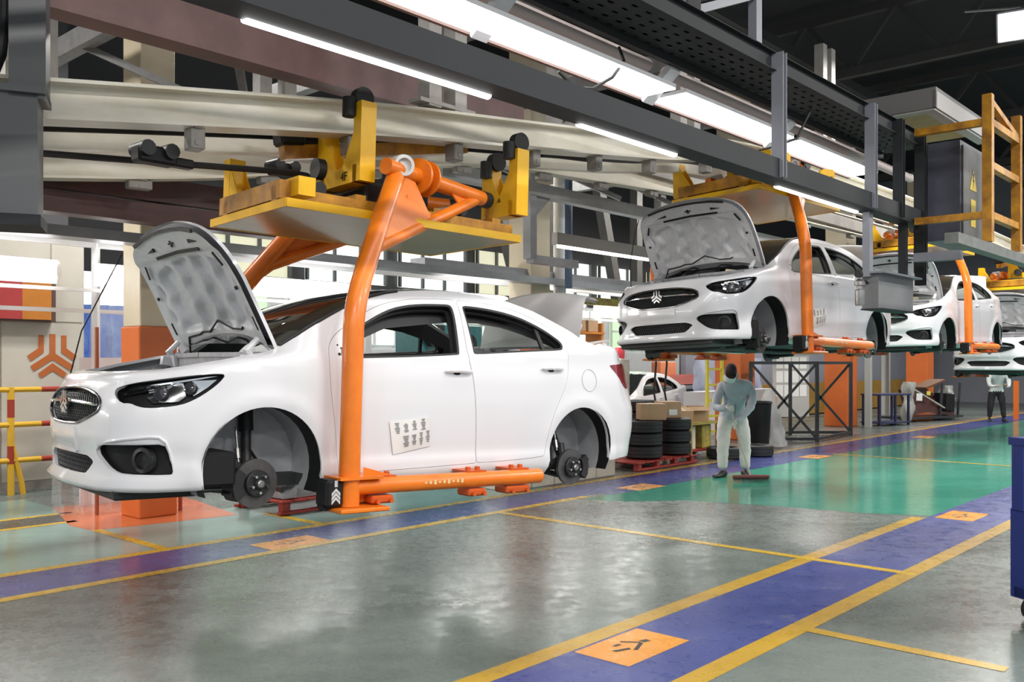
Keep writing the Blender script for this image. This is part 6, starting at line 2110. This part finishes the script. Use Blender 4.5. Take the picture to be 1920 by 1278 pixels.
# ------------------------------------------------------------------ cars and carriers on the line
def put(o, t, yaw, pitch, roll=0):
    o.location = t
    o.rotation_euler = Euler((math.radians(roll), math.radians(-pitch), math.radians(yaw)))
POSES = [((-1.99, 5.985, .706), -139.58, 1.84, 0), ((2.194, 10.424, 1.649), -135.79, 1.03, 2.0), ((6.681, 15.896, 1.707), -133.97, -.18, .9), ((10.216, 19.1, 1.27), -136.5, 1.5, 0)]
CAR_LABELS = ['white sedan shell nearest the camera, hood and trunk open, hanging low', 'white sedan shell hanging high above the worker, second in the line',
              'white sedan shell hanging behind the second car, third in the line', 'farthest white sedan shell in the line, cut by the right edge']
CARRIER_LABELS = ['orange and yellow overhead carrier holding the nearest white car', 'orange and yellow overhead carrier holding the second car above the worker',
                  'orange and yellow overhead carrier holding the third car', 'orange and yellow overhead carrier of the farthest car']
car0 = build_car(CAR_LABELS[0])
car0['group'] = 'white sedan shells on the line'
carrier0 = build_carrier(CARRIER_LABELS[0])
carrier0['group'] = 'overhead carriers on the line'
for i, p in enumerate(POSES):
    c = car0 if i == 0 else copy_tree(car0, CAR_LABELS[i])
    k = carrier0 if i == 0 else copy_tree(carrier0, CARRIER_LABELS[i], ('bracket_number',))
    put(c, *p)
    put(k, *p)
# a finished white car parked on the floor behind the tyres
pk = copy_tree(car0, 'white car parked on the floor behind the tyre stacks', ('hood', 'trunk_lid', 'wheel_hub'))
del pk['group']
pp = W(16.6, -12.3, 0)
put(pk, (pp.x, pp.y, -.08), math.degrees(LANE) + 188, 0)
# build sheets taped to the front doors
def sheet(i, label):
    o = thing('build_sheet', label, 'paper')
    put(o, *POSES[i])
    q = [on_skin(s, v, .003)[0] for s, v in ((2.31, .57), (2.61, .592), (2.643, .402), (2.354, .352))]
    q[1] = q[1] + Vector((0, .03, 0))
    b = MB()
    n = 6
    for a in range(n + 1):
        for c in range(n + 1):
            u, w = a / n, c / n
            pt = (q[0] * (1 - u) + q[1] * u) * (1 - w) + (q[3] * (1 - u) + q[2] * u) * w
            b.v.append(tuple(pt + Vector((0, .012 * math.sin(math.pi * u) * math.sin(math.pi * w) + .004, 0))))
    b.f = [(a * (n + 1) + c, (a + 1) * (n + 1) + c, (a + 1) * (n + 1) + c + 1, a * (n + 1) + c + 1) for a in range(n) for c in range(n)]
    b.build('paper_sheet', mat('white_paper'), o, True)
    # grey blocks of small code print
    b = MB()
    for (u0, u1, w0, w1) in ((.10, .22, .08, .42), (.31, .42, .12, .40), (.52, .63, .06, .36), (.74, .86, .02, .40), (.27, .41, .50, .86), (.49, .60, .50, .84), (.68, .78, .46, .90), (.86, .97, .44, .86)):
        for k in range(7):
            wa = w0 + (w1 - w0) * k / 7
            e = .012 * ((k * 5 + int(u0 * 90)) % 4)
            P = []
            for (u, w) in ((u0 + e, wa), (u1 - e * .6, wa), (u1 - e * .6, wa + (w1 - w0) / 7 * .62), (u0 + e, wa + (w1 - w0) / 7 * .62)):
                P.append((q[0] * (1 - u) + q[1] * u) * (1 - w) + (q[3] * (1 - u) + q[2] * u) * w + Vector((0, .012 * math.sin(math.pi * u) * math.sin(math.pi * w) + .0065, 0)))
            b.add(P, [(0, 1, 2, 3)])
    tag(b.build('printed_code', mat('grey_print', (.22, .22, .23), .6), o), kind='stuff')
sheet(0, 'printed white sheet taped to the nearest car\'s front door')
sheet(1, 'printed white sheet taped to the second car\'s front door')
sheet(2, 'printed white sheet taped to the third car\'s front door')
# thin prop rod that holds the nearest hood open
for i, lb in ((0, 'thin dark rod propping the nearest car\'s hood'), (1, 'thin dark rod propping the second car\'s hood')):
    b = MB()
    b.tube([(.74, -.46, .80), (.66, -.53, 1.1), (.48, -.60, 1.46), (.40, -.60, 1.64)], .005, 6)
    o = tag(b.build('prop_rod', DARK_METAL, None, True), lb, 'rod')
    put(o, *POSES[i])
